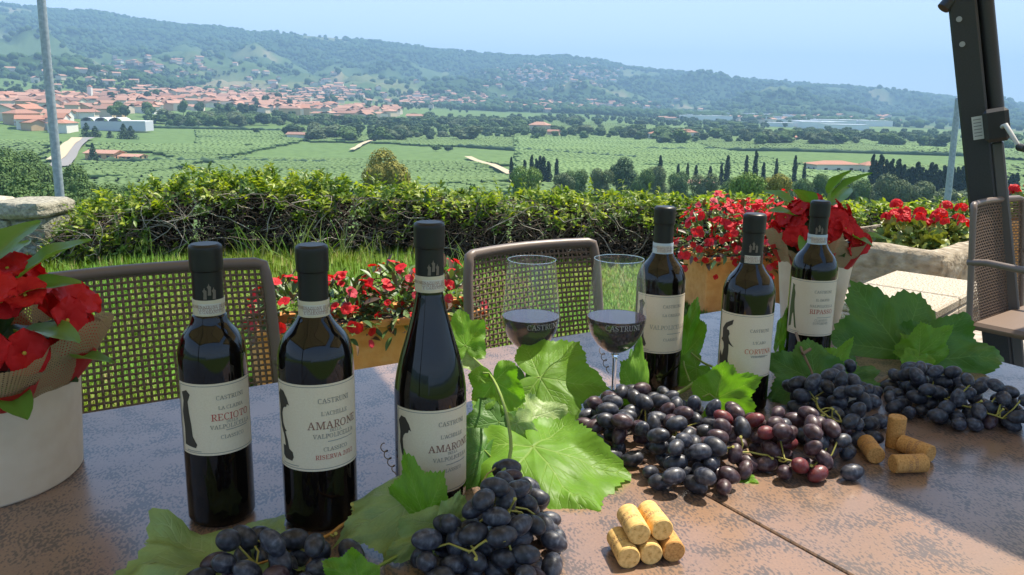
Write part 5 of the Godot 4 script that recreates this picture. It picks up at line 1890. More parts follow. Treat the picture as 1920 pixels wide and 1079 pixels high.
func vine_leaf(number: int, cup: float, wave: float, fold: float) -> ArrayMesh:     # stalk at the origin, tip near (0, 1, 0), upper face +z
	var f := noise(0.9, 2, FastNoiseLite.TYPE_SIMPLEX_SMOOTH, number)
	var s := Shape.new()
	var segs := 132
	var rings := 9
	var pts := []
	for j in rings:
		var q := float(j) / (rings - 1)
		for i in segs + 1:
			var a := -PI + TAU * i / segs
			var saw := fposmod(absf(a) * 9.5 + number * 0.3, 1.0)
			var tooth := 1.0 + (0.075 * (1.0 - saw) * smoothstep(0.7, 1.0, q) - 0.03) + 0.05 * f.get_noise_2d(a * 2.0, number)
			var rad := leaf_edge(a) * q * tooth
			var x := sin(a) * rad
			var y := cos(a) * rad
			var near := 9.0
			for vv in [0.0, 0.96, -0.96, 2.02, -2.02]: near = minf(near, absf(wrapf(a - vv, -PI, PI)))
			var z := -cup * rad * rad + fold * rad * (0.5 - cos(near * 4.0) * 0.5) * 0.35 + wave * rad * f.get_noise_2d(x * 1.6, y * 1.6) * 1.6
			z += 0.018 * sin(rad * 22.0 + near * 3.0) * smoothstep(0.1, 0.4, near) * rad
			pts.append(Vector3(x, y, z))
	s.sheet(pts, segs + 1, rings, Vector3.BACK)
	for i in s.v.size(): s.uv[i] = Vector2(s.v[i].x / 2.1 + 0.5, 0.68 - s.v[i].y / 2.1)
	return s.done()

func leaf_skin(top: Color, vein: Color, through: Color, number: int) -> StandardMaterial3D:
	var size := 512
	var base := l8(noise(0.012, 4, FastNoiseLite.TYPE_SIMPLEX_SMOOTH, number), size)
	var fine := l8(noise(0.09, 3, FastNoiseLite.TYPE_SIMPLEX_SMOOTH, number + 1), size)
	var im := Image.create(size, size, false, Image.FORMAT_RGB8)
	var hm := Image.create(size, size, false, Image.FORMAT_L8)
	for y in size:
		for x in size:
			var k := 0.78 + 0.30 * base[y * size + x] / 255.0 + 0.14 * fine[y * size + x] / 255.0
			im.set_pixel(x, y, Color(top.r * k, top.g * k, top.b * k).linear_to_srgb())
			hm.set_pixel(x, y, Color(0.62 + 0.16 * fine[y * size + x] / 255.0, 0, 0))
	var soft := vein.linear_to_srgb()
	var draw := func(from: Vector2, ang: float, len: float, thick: float) -> void:
		var steps := int(len * 260.0)
		for i in steps:
			var t := float(i) / steps
			var p := from + Vector2(sin(ang), cos(ang)) * len * t
			var w := maxf(0.5, thick * (1.0 - 0.75 * t))
			var cx := (p.x / 2.1 + 0.5) * size
			var cy := (0.68 - p.y / 2.1) * size
			for oy in range(int(-w - 1), int(w + 2)):
				for ox in range(int(-w - 1), int(w + 2)):
					var d := Vector2(ox, oy).length()
					var share := clampf(w + 0.6 - d, 0, 1) * 0.75
					var ix := int(cx) + ox
					var iy := int(cy) + oy
					if share <= 0.0 or ix < 0 or iy < 0 or ix >= size or iy >= size: continue
					im.set_pixel(ix, iy, im.get_pixel(ix, iy).lerp(soft, share * 0.45))
					hm.set_pixel(ix, iy, hm.get_pixel(ix, iy).lerp(Color(0.15, 0, 0), share))
	for v in [[0.0, 0.95], [0.96, 0.84], [-0.96, 0.84], [2.02, 0.62], [-2.02, 0.62]]:
		draw.call(Vector2.ZERO, v[0], v[1], 2.6)
		for k in range(1, 7):
			var from := Vector2(sin(v[0]), cos(v[0])) * (v[1] as float) * (0.12 + 0.125 * k)
			for sg in [-1.0, 1.0]:
				draw.call(from, v[0] + sg * 0.75, (v[1] as float) * (0.42 - 0.045 * k), 1.2)
				for q in [0.35, 0.7]:
					draw.call(from + Vector2(sin(v[0] + sg * 0.75), cos(v[0] + sg * 0.75)) * (v[1] as float) * (0.42 - 0.045 * k) * q, v[0] + sg * 0.2, 0.09, 0.6)
	var m := paint(1, 1, 1, 0.46, 0.45)
	m.albedo_texture = ImageTexture.create_from_image(im)
	m.heightmap_enabled = true
	m.heightmap_texture = ImageTexture.create_from_image(hm)
	m.heightmap_scale = 0.09
	m.backlight_enabled = true
	m.backlight = through
	return m

func leaf(parent: Node3D, base: Array, tip: Array, look: Vector3, variant: int, skin: String, wide := 1.0, stalk: Array = []) -> void:
	# base and tip: [picture x, picture y, distance as a share of the way to the table behind the base]
	var ground := on_table(base[0], base[1])
	var far := Vector2(ground.x, ground.z).length()
	var a := at_distance(base[0], base[1], far * base[2])
	var b := at_distance(tip[0], tip[1], far * tip[2])
	b.y = maxf(b.y, TABLE + 0.003)
	var size := a.distance_to(b)
	var turn := facing(b - a, look, size)
	turn.x *= wide
	var o := parent.position
	part("leaf", G["leaf%d" % variant], M[skin], parent, Transform3D(turn, a - o))
	if stalk.size() == 2:
		var c := at_distance(stalk[0], stalk[1], far * base[2])
		c.y = maxf(c.y, TABLE + 0.003)
		var s := Shape.new()
		s.tube([a - o, (a + c) * 0.5 - o + Vector3(0, 0.006, 0), c - o], [0.0011, 0.0013, 0.0016], 6)
		part("leaf_stalk", s.done(), M.vine_green, parent)

func sprig(label: String, px: float, py: float) -> Node3D:
	return thing("vine_sprig", label, "vine leaves", on_table(px, py), "vine sprigs on the table")

func twig_bar(parent: Node3D, called: String, pts: Array, thick: Array, m: Material) -> void:
	var line := []
	for q in pts: line.append(on_table(q[0], q[1], q[2]) - parent.position)
	var fine := []
	for i in line.size() - 1:
		for k in 4:
			fine.append((line[i] as Vector3).cubic_interpolate(line[i + 1], line[maxi(i - 1, 0)], line[mini(i + 2, line.size() - 1)], k / 4.0))
	fine.append(line[-1])
	var rad := []
	for i in fine.size(): rad.append(lerpf(thick[0], thick[1], float(i) / (fine.size() - 1)))
	var s := Shape.new()
	s.tube(fine, rad, 7)
	part(called, s.done(), m, parent)

func tendril(parent: Node3D, from: Array, to: Array, loops: float, wide: float) -> void:
	var a := on_table(from[0], from[1], from[2]) - parent.position
	var b := on_table(to[0], to[1], to[2]) - parent.position
	var d := (b - a).normalized()
	var x := d.cross(Vector3(0.2, 0.3, 0.9)).normalized()
	var y := d.cross(x)
	var pts := []
	for i in 60:
		var t := i / 59.0
		pts.append(a.lerp(b, t) + (x * cos(t * loops * TAU) + y * sin(t * loops * TAU)) * wide * smoothstep(0.0, 0.25, t))
	var s := Shape.new()
	s.tube(pts, [0.0006], 5)
	part("tendril", s.done(), M.stem_brown, parent)

func build_vines() -> void:
	G.leaf0 = vine_leaf(1, 0.10, 0.10, 0.20)
	G.leaf1 = vine_leaf(2, 0.22, 0.14, 0.26)
	G.leaf2 = vine_leaf(3, -0.08, 0.16, 0.22)
	G.leaf3 = vine_leaf(4, 0.35, 0.10, 0.30)
	G.leaf4 = vine_leaf(5, 0.05, 0.22, 0.18)
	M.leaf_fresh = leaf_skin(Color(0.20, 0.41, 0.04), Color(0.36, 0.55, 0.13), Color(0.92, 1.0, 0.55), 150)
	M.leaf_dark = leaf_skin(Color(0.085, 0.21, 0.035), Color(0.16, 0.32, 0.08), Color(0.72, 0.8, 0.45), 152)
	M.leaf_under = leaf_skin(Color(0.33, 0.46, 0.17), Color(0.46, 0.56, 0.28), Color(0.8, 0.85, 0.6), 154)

	var t := sprig("tall sprig of bright backlit vine leaves in the middle, right of the sloping bottle", 930, 900)
	leaf(t, [1012, 708, 0.86], [1146, 724, 0.86], Vector3(0.1, 0.78, 0.62), 0, "leaf_fresh", 1.0, [958, 728])
	leaf(t, [927, 716, 0.80], [948, 806, 0.78], Vector3(0.05, 0.6, 0.8), 4, "leaf_fresh", 0.78, [905, 700])
	leaf(t, [872, 648, 0.78], [860, 576, 0.80], Vector3(0.2, 0.3, 0.93), 2, "leaf_fresh", 0.8, [890, 680])
	leaf(t, [888, 672, 0.82], [842, 650, 0.82], Vector3(0.0, 0.7, 0.7), 1, "leaf_under", 0.8)
	leaf(t, [1000, 838, 0.93], [1124, 984, 0.80], Vector3(0.2, 0.7, 0.68), 1, "leaf_fresh", 0.82, [962, 862])
	leaf(t, [1002, 782, 0.92], [1082, 850, 0.92], Vector3(0.35, 0.8, 0.45), 2, "leaf_under", 0.8)
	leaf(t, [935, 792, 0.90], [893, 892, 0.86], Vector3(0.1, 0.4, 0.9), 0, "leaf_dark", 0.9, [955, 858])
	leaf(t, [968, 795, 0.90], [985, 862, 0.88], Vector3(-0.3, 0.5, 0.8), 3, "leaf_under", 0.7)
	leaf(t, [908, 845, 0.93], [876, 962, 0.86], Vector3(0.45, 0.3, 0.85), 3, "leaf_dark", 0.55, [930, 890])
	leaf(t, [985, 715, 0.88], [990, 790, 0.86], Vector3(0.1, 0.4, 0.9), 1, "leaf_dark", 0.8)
	twig_bar(t, "vine_stem", [[820, 1000, 0.01], [900, 930, 0.035], [955, 862, 0.06], [950, 780, 0.085], [925, 712, 0.095], [888, 672, 0.10]], [0.0026, 0.0014], M.vine_green)

	t = sprig("small sprig of leaves at the foot of the sloping shouldered bottle", 790, 1000)
	leaf(t, [797, 975, 0.93], [750, 864, 0.93], Vector3(-0.25, 0.3, 0.92), 3, "leaf_fresh", 0.6, [838, 1000])
	leaf(t, [765, 940, 0.90], [618, 1008, 0.87], Vector3(-0.1, 0.8, 0.6), 1, "leaf_under", 0.66, [800, 962])
	leaf(t, [838, 985, 0.93], [712, 1056, 0.90], Vector3(-0.1, 0.65, 0.75), 2, "leaf_under", 0.5)
	leaf(t, [836, 985, 0.92], [862, 928, 0.92], Vector3(0.2, 0.4, 0.9), 3, "leaf_under", 0.5)
	leaf(t, [672, 1092, 0.93], [600, 1052, 0.94], Vector3(-0.1, 0.6, 0.8), 4, "leaf_fresh", 0.8)
	twig_bar(t, "vine_stem", [[700, 1068, 0.012], [770, 1030, 0.012], [838, 995, 0.014], [865, 975, 0.012]], [0.0018, 0.0015], M.vine_green)
	twig_bar(t, "vine_stem", [[838, 995, 0.014], [822, 965, 0.02], [795, 945, 0.026]], [0.0015, 0.001], M.vine_green)
	tendril(t, [742, 890, 0.05], [716, 834, 0.06], 4.0, 0.003)

	t = sprig("large pale vine leaf lying flat under the slim bottle at the left", 420, 1040)
	leaf(t, [455, 1046, 0.985], [160, 1098, 0.965], Vector3(0, 1, 0.1), 4, "leaf_under", 0.7)
	leaf(t, [452, 1040, 0.98], [528, 954, 1.07], Vector3(-0.2, 1, 0.2), 0, "leaf_under", 0.75)

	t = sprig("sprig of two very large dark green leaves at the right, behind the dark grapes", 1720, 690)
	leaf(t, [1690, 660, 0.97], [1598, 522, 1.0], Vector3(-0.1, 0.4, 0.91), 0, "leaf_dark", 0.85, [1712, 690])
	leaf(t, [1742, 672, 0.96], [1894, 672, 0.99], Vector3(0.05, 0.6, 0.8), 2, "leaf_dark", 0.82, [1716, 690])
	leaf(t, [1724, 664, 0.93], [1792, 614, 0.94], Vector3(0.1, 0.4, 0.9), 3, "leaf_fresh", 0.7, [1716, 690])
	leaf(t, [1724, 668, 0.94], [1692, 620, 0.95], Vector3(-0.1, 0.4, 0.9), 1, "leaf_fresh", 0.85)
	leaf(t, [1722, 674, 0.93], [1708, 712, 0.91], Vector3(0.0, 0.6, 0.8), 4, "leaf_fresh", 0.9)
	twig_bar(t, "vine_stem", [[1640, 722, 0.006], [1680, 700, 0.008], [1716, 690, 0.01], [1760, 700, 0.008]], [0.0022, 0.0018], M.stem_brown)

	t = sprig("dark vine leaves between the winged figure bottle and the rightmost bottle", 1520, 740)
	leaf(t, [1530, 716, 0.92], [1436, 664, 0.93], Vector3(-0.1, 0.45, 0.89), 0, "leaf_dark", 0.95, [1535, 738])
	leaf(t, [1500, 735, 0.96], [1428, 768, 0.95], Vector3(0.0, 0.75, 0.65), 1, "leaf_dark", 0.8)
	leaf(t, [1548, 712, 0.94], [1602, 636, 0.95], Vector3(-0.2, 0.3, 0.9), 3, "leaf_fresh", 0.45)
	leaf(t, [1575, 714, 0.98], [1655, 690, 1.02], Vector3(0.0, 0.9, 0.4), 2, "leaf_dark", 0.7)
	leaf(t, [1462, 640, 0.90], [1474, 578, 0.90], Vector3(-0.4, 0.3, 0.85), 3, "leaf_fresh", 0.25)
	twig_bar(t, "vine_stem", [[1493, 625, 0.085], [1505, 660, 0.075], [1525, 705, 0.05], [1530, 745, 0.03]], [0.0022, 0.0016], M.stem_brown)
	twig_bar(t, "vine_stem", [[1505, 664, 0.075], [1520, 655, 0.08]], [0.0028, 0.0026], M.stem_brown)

	t = sprig("fresh vine leaves tucked between the grey lettered bottle and the winged figure bottle", 1300, 745)
	leaf(t, [1282, 668, 0.93], [1310, 552, 0.95], Vector3(-0.25, 0.3, 0.92), 2, "leaf_fresh", 0.36)
	leaf(t, [1306, 690, 0.94], [1262, 722, 0.92], Vector3(0.2, 0.5, 0.85), 0, "leaf_fresh", 0.9, [1290, 712])
	leaf(t, [1342, 748, 0.91], [1428, 708, 0.90], Vector3(0.1, 0.5, 0.86), 0, "leaf_fresh", 0.8, [1318, 745])
	leaf(t, [1270, 764, 0.99], [1392, 778, 0.975], Vector3(0, 1, 0.12), 1, "leaf_under", 0.42)
	twig_bar(t, "vine_stem", [[1248, 748, 0.010], [1282, 732, 0.016], [1312, 712, 0.026], [1334, 702, 0.032]], [0.0034, 0.003], M.vine_green)
	twig_bar(t, "vine_stem", [[1294, 716, 0.024], [1284, 690, 0.036], [1282, 678, 0.042]], [0.0014, 0.0016], M.vine_green)
	twig_bar(t, "vine_stem", [[1296, 662, 0.055], [1318, 680, 0.044], [1336, 688, 0.04]], [0.0016, 0.002], M.vine_green)

	t = sprig("folded vine leaf standing left of the grey lettered bottle, under the right glass", 1180, 760)
	leaf(t, [1192, 744, 0.93], [1216, 638, 0.94], Vector3(0.4, 0.25, 0.88), 3, "leaf_fresh", 0.42, [1196, 775])
	leaf(t, [1188, 738, 0.94], [1180, 652, 0.96], Vector3(-0.3, 0.25, 0.92), 1, "leaf_dark", 0.3)
	tendril(t, [1141, 700, 0.055], [1126, 652, 0.07], 4.0, 0.0035)

	t = sprig("scrap of green leaf peeping out under the front of the large bunch of grapes", 1400, 905)
	leaf(t, [1385, 893, 0.996], [1424, 912, 0.985], Vector3(0, 1, 0.1), 0, "leaf_fresh", 0.7)


# ---------------------------------------------------------------- grapes
func build_grapes() -> void:
	var berry := Shape.new()
	var prof := []
	for i in 13:
		var e := PI * i / 12.0
		prof.append(Vector2(sin(e) * 0.0098 * (1.0 + 0.06 * cos(e)), -cos(e) * 0.0146))
	berry.lathe(prof, 20)
	for i in berry.n.size():
		var p := berry.v[i]
		berry.n[i] = Vector3(p.x / 0.000096, p.y / 0.000213, p.z / 0.000096).normalized()
	G.berry = berry.done()
	var skin := func(deep: Color, bloom: Color, number: int, rough := 0.38) -> StandardMaterial3D:
		var m := paint(1, 1, 1, rough, 0.5)
		m.albedo_texture = speckle(256, 0.018, [[0.25, deep], [0.55, deep.lerp(bloom, 0.35)], [0.85, bloom]], number, 5)
		m.uv1_triplanar = true
		m.uv1_scale = Vector3.ONE * 28.0
		m.roughness_texture = speckle(128, 0.03, [[0.2, Color(0.10, 0.10, 0.10)], [0.8, Color(0.5, 0.5, 0.5)]], number + 1)
		m.roughness = 0.85
		return m
	M.grape_black = skin.call(Color(0.010, 0.011, 0.018), Color(0.075, 0.08, 0.105), 160)
	M.grape_blue = skin.call(Color(0.016, 0.018, 0.032), Color(0.125, 0.132, 0.165), 162)
	M.grape_plum = skin.call(Color(0.035, 0.012, 0.018), Color(0.12, 0.09, 0.105), 164)
	M.grape_red = skin.call(Color(0.13, 0.009, 0.012), Color(0.14, 0.07, 0.08), 166)
	M.grape_red.subsurf_scatter_enabled = true
	M.grape_red.subsurf_scatter_strength = 0.35
	M.rachis = paint(0.36, 0.33, 0.07, 0.6)
	bunch("large sunlit bunch of blue and reddish grapes in front of the right bottles", 175, 0.036, 301, 0.22,
		[[1068, 812], [1140, 778], [1230, 776], [1330, 812], [1440, 826], [1530, 832], [1598, 868], [1612, 905], [1530, 908], [1450, 900], [1405, 885], [1385, 925], [1320, 940], [1235, 925], [1185, 890], [1115, 862], [1072, 838]],
		[[1088, 748, 0.05], [1150, 775, 0.05], [1250, 812, 0.046], [1330, 842, 0.046], [1430, 852, 0.042], [1540, 878, 0.034]], [1340, 1560])
	bunch("dark bunch of grapes in the shade behind the small standing cork", 66, 0.052, 302, 0.02,
		[[1432, 780], [1500, 742], [1580, 738], [1640, 752], [1655, 800], [1640, 842], [1592, 850], [1520, 822]],
		[[1528, 725, 0.05], [1535, 765, 0.055], [1560, 785, 0.055], [1600, 800, 0.05]], [])
	bunch("dark bunch of grapes reaching to the right edge of the table", 84, 0.045, 303, 0.0,
		[[1655, 735], [1705, 725], [1790, 752], [1850, 772], [1920, 790], [2000, 812], [2000, 838], [1880, 815], [1760, 808], [1700, 788], [1658, 770]],
		[[1665, 700, 0.03], [1720, 728, 0.05], [1780, 752, 0.05], [1880, 785, 0.04]], [])
	bunch("few dark and brownish grapes with an orange stalk at the bottom left", 30, 0.034, 304, 0.12,
		[[378, 1075], [430, 1048], [500, 1030], [560, 1030], [640, 1052], [690, 1090], [700, 1140], [370, 1140]],
		[[685, 958, 0.045], [600, 1012, 0.042], [540, 1035, 0.04], [480, 1060, 0.035]], [350, 450])
	bunch("dark shaded bunch of grapes below the tall vine sprig at the bottom middle", 74, 0.062, 305, 0.05,
		[[752, 1090], [825, 1035], [890, 1000], [915, 930], [955, 915], [1015, 955], [1045, 1040], [1035, 1085], [990, 1125], [770, 1140]],
		[[905, 905, 0.07], [955, 950, 0.075], [930, 1000, 0.07], [880, 1035, 0.06]], [])

func bunch(label: String, count: int, most: float, number: int, red: float, outline: Array, rachis: Array, red_zone: Array) -> void:
	var r := RandomNumberGenerator.new()
	r.seed = number
	var poly := PackedVector2Array()
	var mid := Vector2.ZERO
	for q in outline:
		var p := on_table(q[0], q[1])
		poly.append(Vector2(p.x, p.z))
		mid += Vector2(p.x, p.z) / outline.size()
	var t := thing("grape_bunch", label, "grapes", Vector3(mid.x, TABLE, mid.y), "bunches of grapes")
	var lo := poly[0]
	var hi := poly[0]
	for p in poly:
		lo = Vector2(minf(lo.x, p.x), minf(lo.y, p.y)); hi = Vector2(maxf(hi.x, p.x), maxf(hi.y, p.y))
	var got: Array[Vector3] = []
	var rad := 0.0108
	var blocks := bottle_feet()
	var tries := 0
	while got.size() < count and tries < 9000:
		tries += 1
		var q := Vector2(r.randf_range(lo.x, hi.x), r.randf_range(lo.y, hi.y))
		if not Geometry2D.is_point_in_polygon(q, poly): continue
		var clash := false
		for b in blocks:
			if q.distance_to(Vector2(b.x, b.y)) < b.z + rad + 0.001: clash = true
		if clash: continue
		var y := rad
		for g in got:
			var d := Vector2(g.x - q.x, g.z - q.y).length()
			if d < rad * 1.86: y = maxf(y, g.y + sqrt(rad * rad * 3.46 - d * d))
		var edge := 9.0
		for i in poly.size(): edge = minf(edge, q.distance_to(Geometry2D.get_closest_point_to_segment(q, poly[i], poly[(i + 1) % poly.size()])))
		if y > rad * 1.3 and y > 0.018 + minf(most, edge * 1.3): continue
		got.append(Vector3(q.x, y, q.y))
	var line := []
	for q in rachis: line.append(on_table(q[0], q[1], maxf(0.008, q[2] - 0.02)) - t.position)
	for g in got:
		var o := Vector3(g.x - mid.x, g.y, g.z - mid.y)
		var near := 9.0
		var root := Vector3.ZERO
		for i in line.size() - 1:
			var c := Geometry3D.get_closest_point_to_segment(o, line[i], line[i + 1])
			if c.distance_to(o) < near: near = c.distance_to(o); root = c
		var dir := ((o - root).normalized() * Vector3(0.7, 0.25, 0.5) + any_dir(r) * Vector3(0.9, 0.45, 0.6)).normalized()
		var px := view_x(o + t.position)
		var chance := red * (2.6 if red_zone.size() == 2 and px > red_zone[0] and px < red_zone[1] else 0.25)
		var m: String = "grape_red" if r.randf() < chance * 0.35 else "grape_plum" if r.randf() < chance * 1.3 + 0.06 else "grape_blue" if r.randf() < 0.45 else "grape_black"
		part("grape", G.berry, M[m], t, Transform3D(facing(dir, any_dir(r), r.randf_range(0.90, 1.06)), o))
		if near < 0.05 and o.y > 0.018 and r.randf() < 0.45:
			var s := Shape.new()
			var end := o - dir * 0.0125
			s.tube([root, (root + end) * 0.5 + any_dir(r) * 0.004 + Vector3(0, 0.003, 0), end], [0.0012, 0.001, 0.0013], 5)
			part("stalk", s.done(), M.rachis, t)
	var fine := []
	for i in line.size() - 1:
		for k in 5:
			fine.append((line[i] as Vector3).cubic_interpolate(line[i + 1], line[maxi(i - 1, 0)], line[mini(i + 2, line.size() - 1)], k / 5.0) + any_dir(r) * 0.001)
	fine.append(line[-1])
	var rads := []
	for i in fine.size(): rads.append(lerpf(0.0019, 0.001, float(i) / fine.size()))
	var bar := Shape.new()
	bar.tube(fine, rads, 7)
	part("main_stalk", bar.done(), M.rachis if number != 304 else M.stem_orange, t)
	for i in range(2, fine.size() - 1, 2):
		var s := Shape.new()
		var p: Vector3 = fine[i]
		var e := p + (any_dir(r) + Vector3(0, 0.35, 0.3)).normalized() * r.randf_range(0.010, 0.02)
		s.tube([p, (p + e) * 0.5 + any_dir(r) * 0.003, e, e + Vector3(0, 0.001, 0.001)], [0.0013, 0.0010, 0.0012, 0.002], 6)
		part("stalk", s.done(), M.rachis, t)

func view_x(p: Vector3) -> float:
	var q := view.inverse() * (p - EYE)
	return 960.0 + FOCAL * q.x / -q.z

func bottle_feet() -> Array:         # x, z and radius of what stands on the table
	var out := []
	for q in [[417, 964, 0.036], [603, 968, 0.040], [808, 938, 0.041], [1229, 722, 0.039], [1388, 760, 0.039], [1510, 686, 0.039], [1149, 764, 0.005]]:
		var p := on_table(q[0], q[1])
		out.append(Vector3(p.x, p.z, q[2]))
	return out


# ---------------------------------------------------------------- corks
func cork_mesh() -> ArrayMesh:
	var s := Shape.new()
	var r := 0.0115
	s.lathe([Vector2(0, -0.0215), Vector2(r - 0.0012, -0.0215), Vector2(r - 0.0012, -0.0215), Vector2(r, -0.0203), Vector2(r, -0.0203), Vector2(r, 0.0203), Vector2(r, 0.0203), Vector2(r - 0.0012, 0.0215), Vector2(r - 0.0012, 0.0215), Vector2(0, 0.0215)], 28)
	return s.done()

func build_corks() -> void:
	G.cork = cork_mesh()
	var cork := func(a: Color, b: Color, number: int, scale: float) -> StandardMaterial3D:
		var m := mottled(speckle(256, 0.05, [[0.1, a * 0.6], [0.26, a], [0.7, b], [0.95, b * 1.1]], number, 4), scale, 0.85, grain(256, 0.09, number + 1), 0.02)
		m.uv1_world_triplanar = false
		return m
	M.cork_pale = cork.call(Color(0.66, 0.40, 0.13), Color(0.80, 0.53, 0.20), 170, 14.0)
	M.cork_warm = cork.call(Color(0.50, 0.24, 0.07), Color(0.62, 0.33, 0.11), 172, 22.0)
	var mark := func(t: Node3D) -> void:          # stamped print round the middle
		for q in [[0.0, 0.004, "CASTRUNI"], [0.011, -0.004, "CASTRUNI"]]:
			var l := part("stamp", letters(q[2], 0.0042, Vector2(q[0], q[1]), 0.01155, 0.8), M.ink_brown, t)
			l.transform = Transform3D(Basis(Vector3.UP, 0.6), Vector3.ZERO)
	var lay := func(label: String, mid: Vector3, axis: Vector3, m: Material, group: String, spin := 0.0) -> void:
		var t := thing("cork", label, "cork", mid, group, facing(axis, Vector3(0.2, 1, 0.3)))
		part("body", G.cork, m, t, Transform3D(Basis(Vector3.UP, spin), Vector3.ZERO))
		mark.call(t)
	var r := 0.0116
	var near := on_table(1180, 1048, r)
	var far := on_table(1150, 992, r)
	var axis := (near - far)
	axis.y = 0
	axis = axis.normalized()
	var side := Vector3.UP.cross(axis).normalized()
	if side.x < 0: side = -side
	var c1 := near - axis * 0.0215
	var g := "front pile of corks"
	lay.call("pale cork at the left of the bottom row of the front pile", c1, axis, M.cork_pale, g)
	lay.call("pale cork in the middle of the bottom row of the front pile", c1 + side * r * 2.06 - axis * 0.004, axis, M.cork_pale, g, 1.0)
	lay.call("darker ended cork at the right of the bottom row of the front pile", c1 + side * r * 4.12 - axis * 0.006, axis, M.cork_warm, g, 2.0)
	lay.call("pale cork on top of the front pile, nearer the left", c1 + side * r * 1.03 + Vector3(0, r * 1.745, 0) - axis * 0.008, axis, M.cork_pale, g, 3.0)
	lay.call("pale cork on top of the front pile, nearer the right", c1 + side * r * 3.09 + Vector3(0, r * 1.745, 0) - axis * 0.013, axis.rotated(Vector3.UP, 0.06), M.cork_pale, g, 4.0)
	g = "right group of corks"
	var stand := on_table(1677, 838)
	lay.call("brown cork standing upright in the right group", stand + Vector3(0, 0.0215, 0), Vector3.UP, M.cork_warm, g, 0.5)
	var a := on_table(1632, 832, r)
	var b := on_table(1652, 858, r)
	lay.call("brown cork lying left of the upright cork", (a + b) * 0.5 + Vector3(-0.004, 0, -0.004), ((b - a) * Vector3(1, 0, 1)).normalized(), M.cork_warm, g, 1.5)
	a = on_table(1672, 868, r)
	b = on_table(1732, 866, r)
	lay.call("brown printed cork lying in front of the upright cork", (a + b) * 0.5 + Vector3(0, 0, 0.004), ((b - a) * Vector3(1, 0, 1)).normalized(), M.cork_warm, g, 5.2)
	a = on_table(1695, 838, r)
	b = on_table(1732, 852, r)
	lay.call("brown cork lying behind, right of the upright cork", (a + b) * 0.5 + Vector3(0.006, 0, -0.006), ((b - a) * Vector3(1, 0, 1)).normalized(), M.cork_warm, g, 2.5)


# ---------------------------------------------------------------- potted plants on the table
func weave() -> StandardMaterial3D:          # open jute cloth
	var size := 64
	var im := Image.create(size, size, false, Image.FORMAT_RGBA8)
	var r := RandomNumberGenerator.new()
	r.seed = 9
	for y in size:
		for x in size:
			var hit := (x % 8) < 5 or (y % 8) < 5
			var k := r.randf_range(0.8, 1.1)
			im.set_pixel(x, y, Color(lin(0.50 * k, 0.36 * k, 0.20 * k), 1.0 if hit else 0.0))
	var m := paint(1, 1, 1, 0.85, 0.2)
	m.albedo_texture = ImageTexture.create_from_image(im)
	m.transparency = BaseMaterial3D.TRANSPARENCY_ALPHA_SCISSOR
	m.alpha_scissor_threshold = 0.5
	m.backlight_enabled = true
	m.backlight = Color(0.7, 0.7, 0.7)
	return m

func wrap_sheet(low_r: float, high_r: float, low: float, high: float, waves: int, amp: float, number: int, tile: Vector2, tip := 0.0) -> ArrayMesh:
	var s := Shape.new()
	var f := noise(0.8, 2, FastNoiseLite.TYPE_SIMPLEX_SMOOTH, number)
	var w := 97
	var h := 9
	var pts := []
	for j in h:
		var t := float(j) / (h - 1)
		for i in w:
			var a := TAU * i / (w - 1)
			var q := lerpf(low_r, high_r, pow(t, 0.8)) * (1.0 + amp * t * sin(a * waves + number) + amp * 1.2 * t * f.get_noise_2d(cos(a) * 2.0, sin(a) * 2.0))
			var y := lerpf(low, high, t) + tip * t * (0.5 * sin(a * 4.0 + number) + f.get_noise_2d(cos(a) * 3.0 + 7.0, sin(a) * 3.0))
			pts.append(Vector3(sin(a) * q, y, cos(a) * q))
	s.sheet(pts, w, h)
	for i in s.uv.size(): s.uv[i] *= tile
	return s.done()

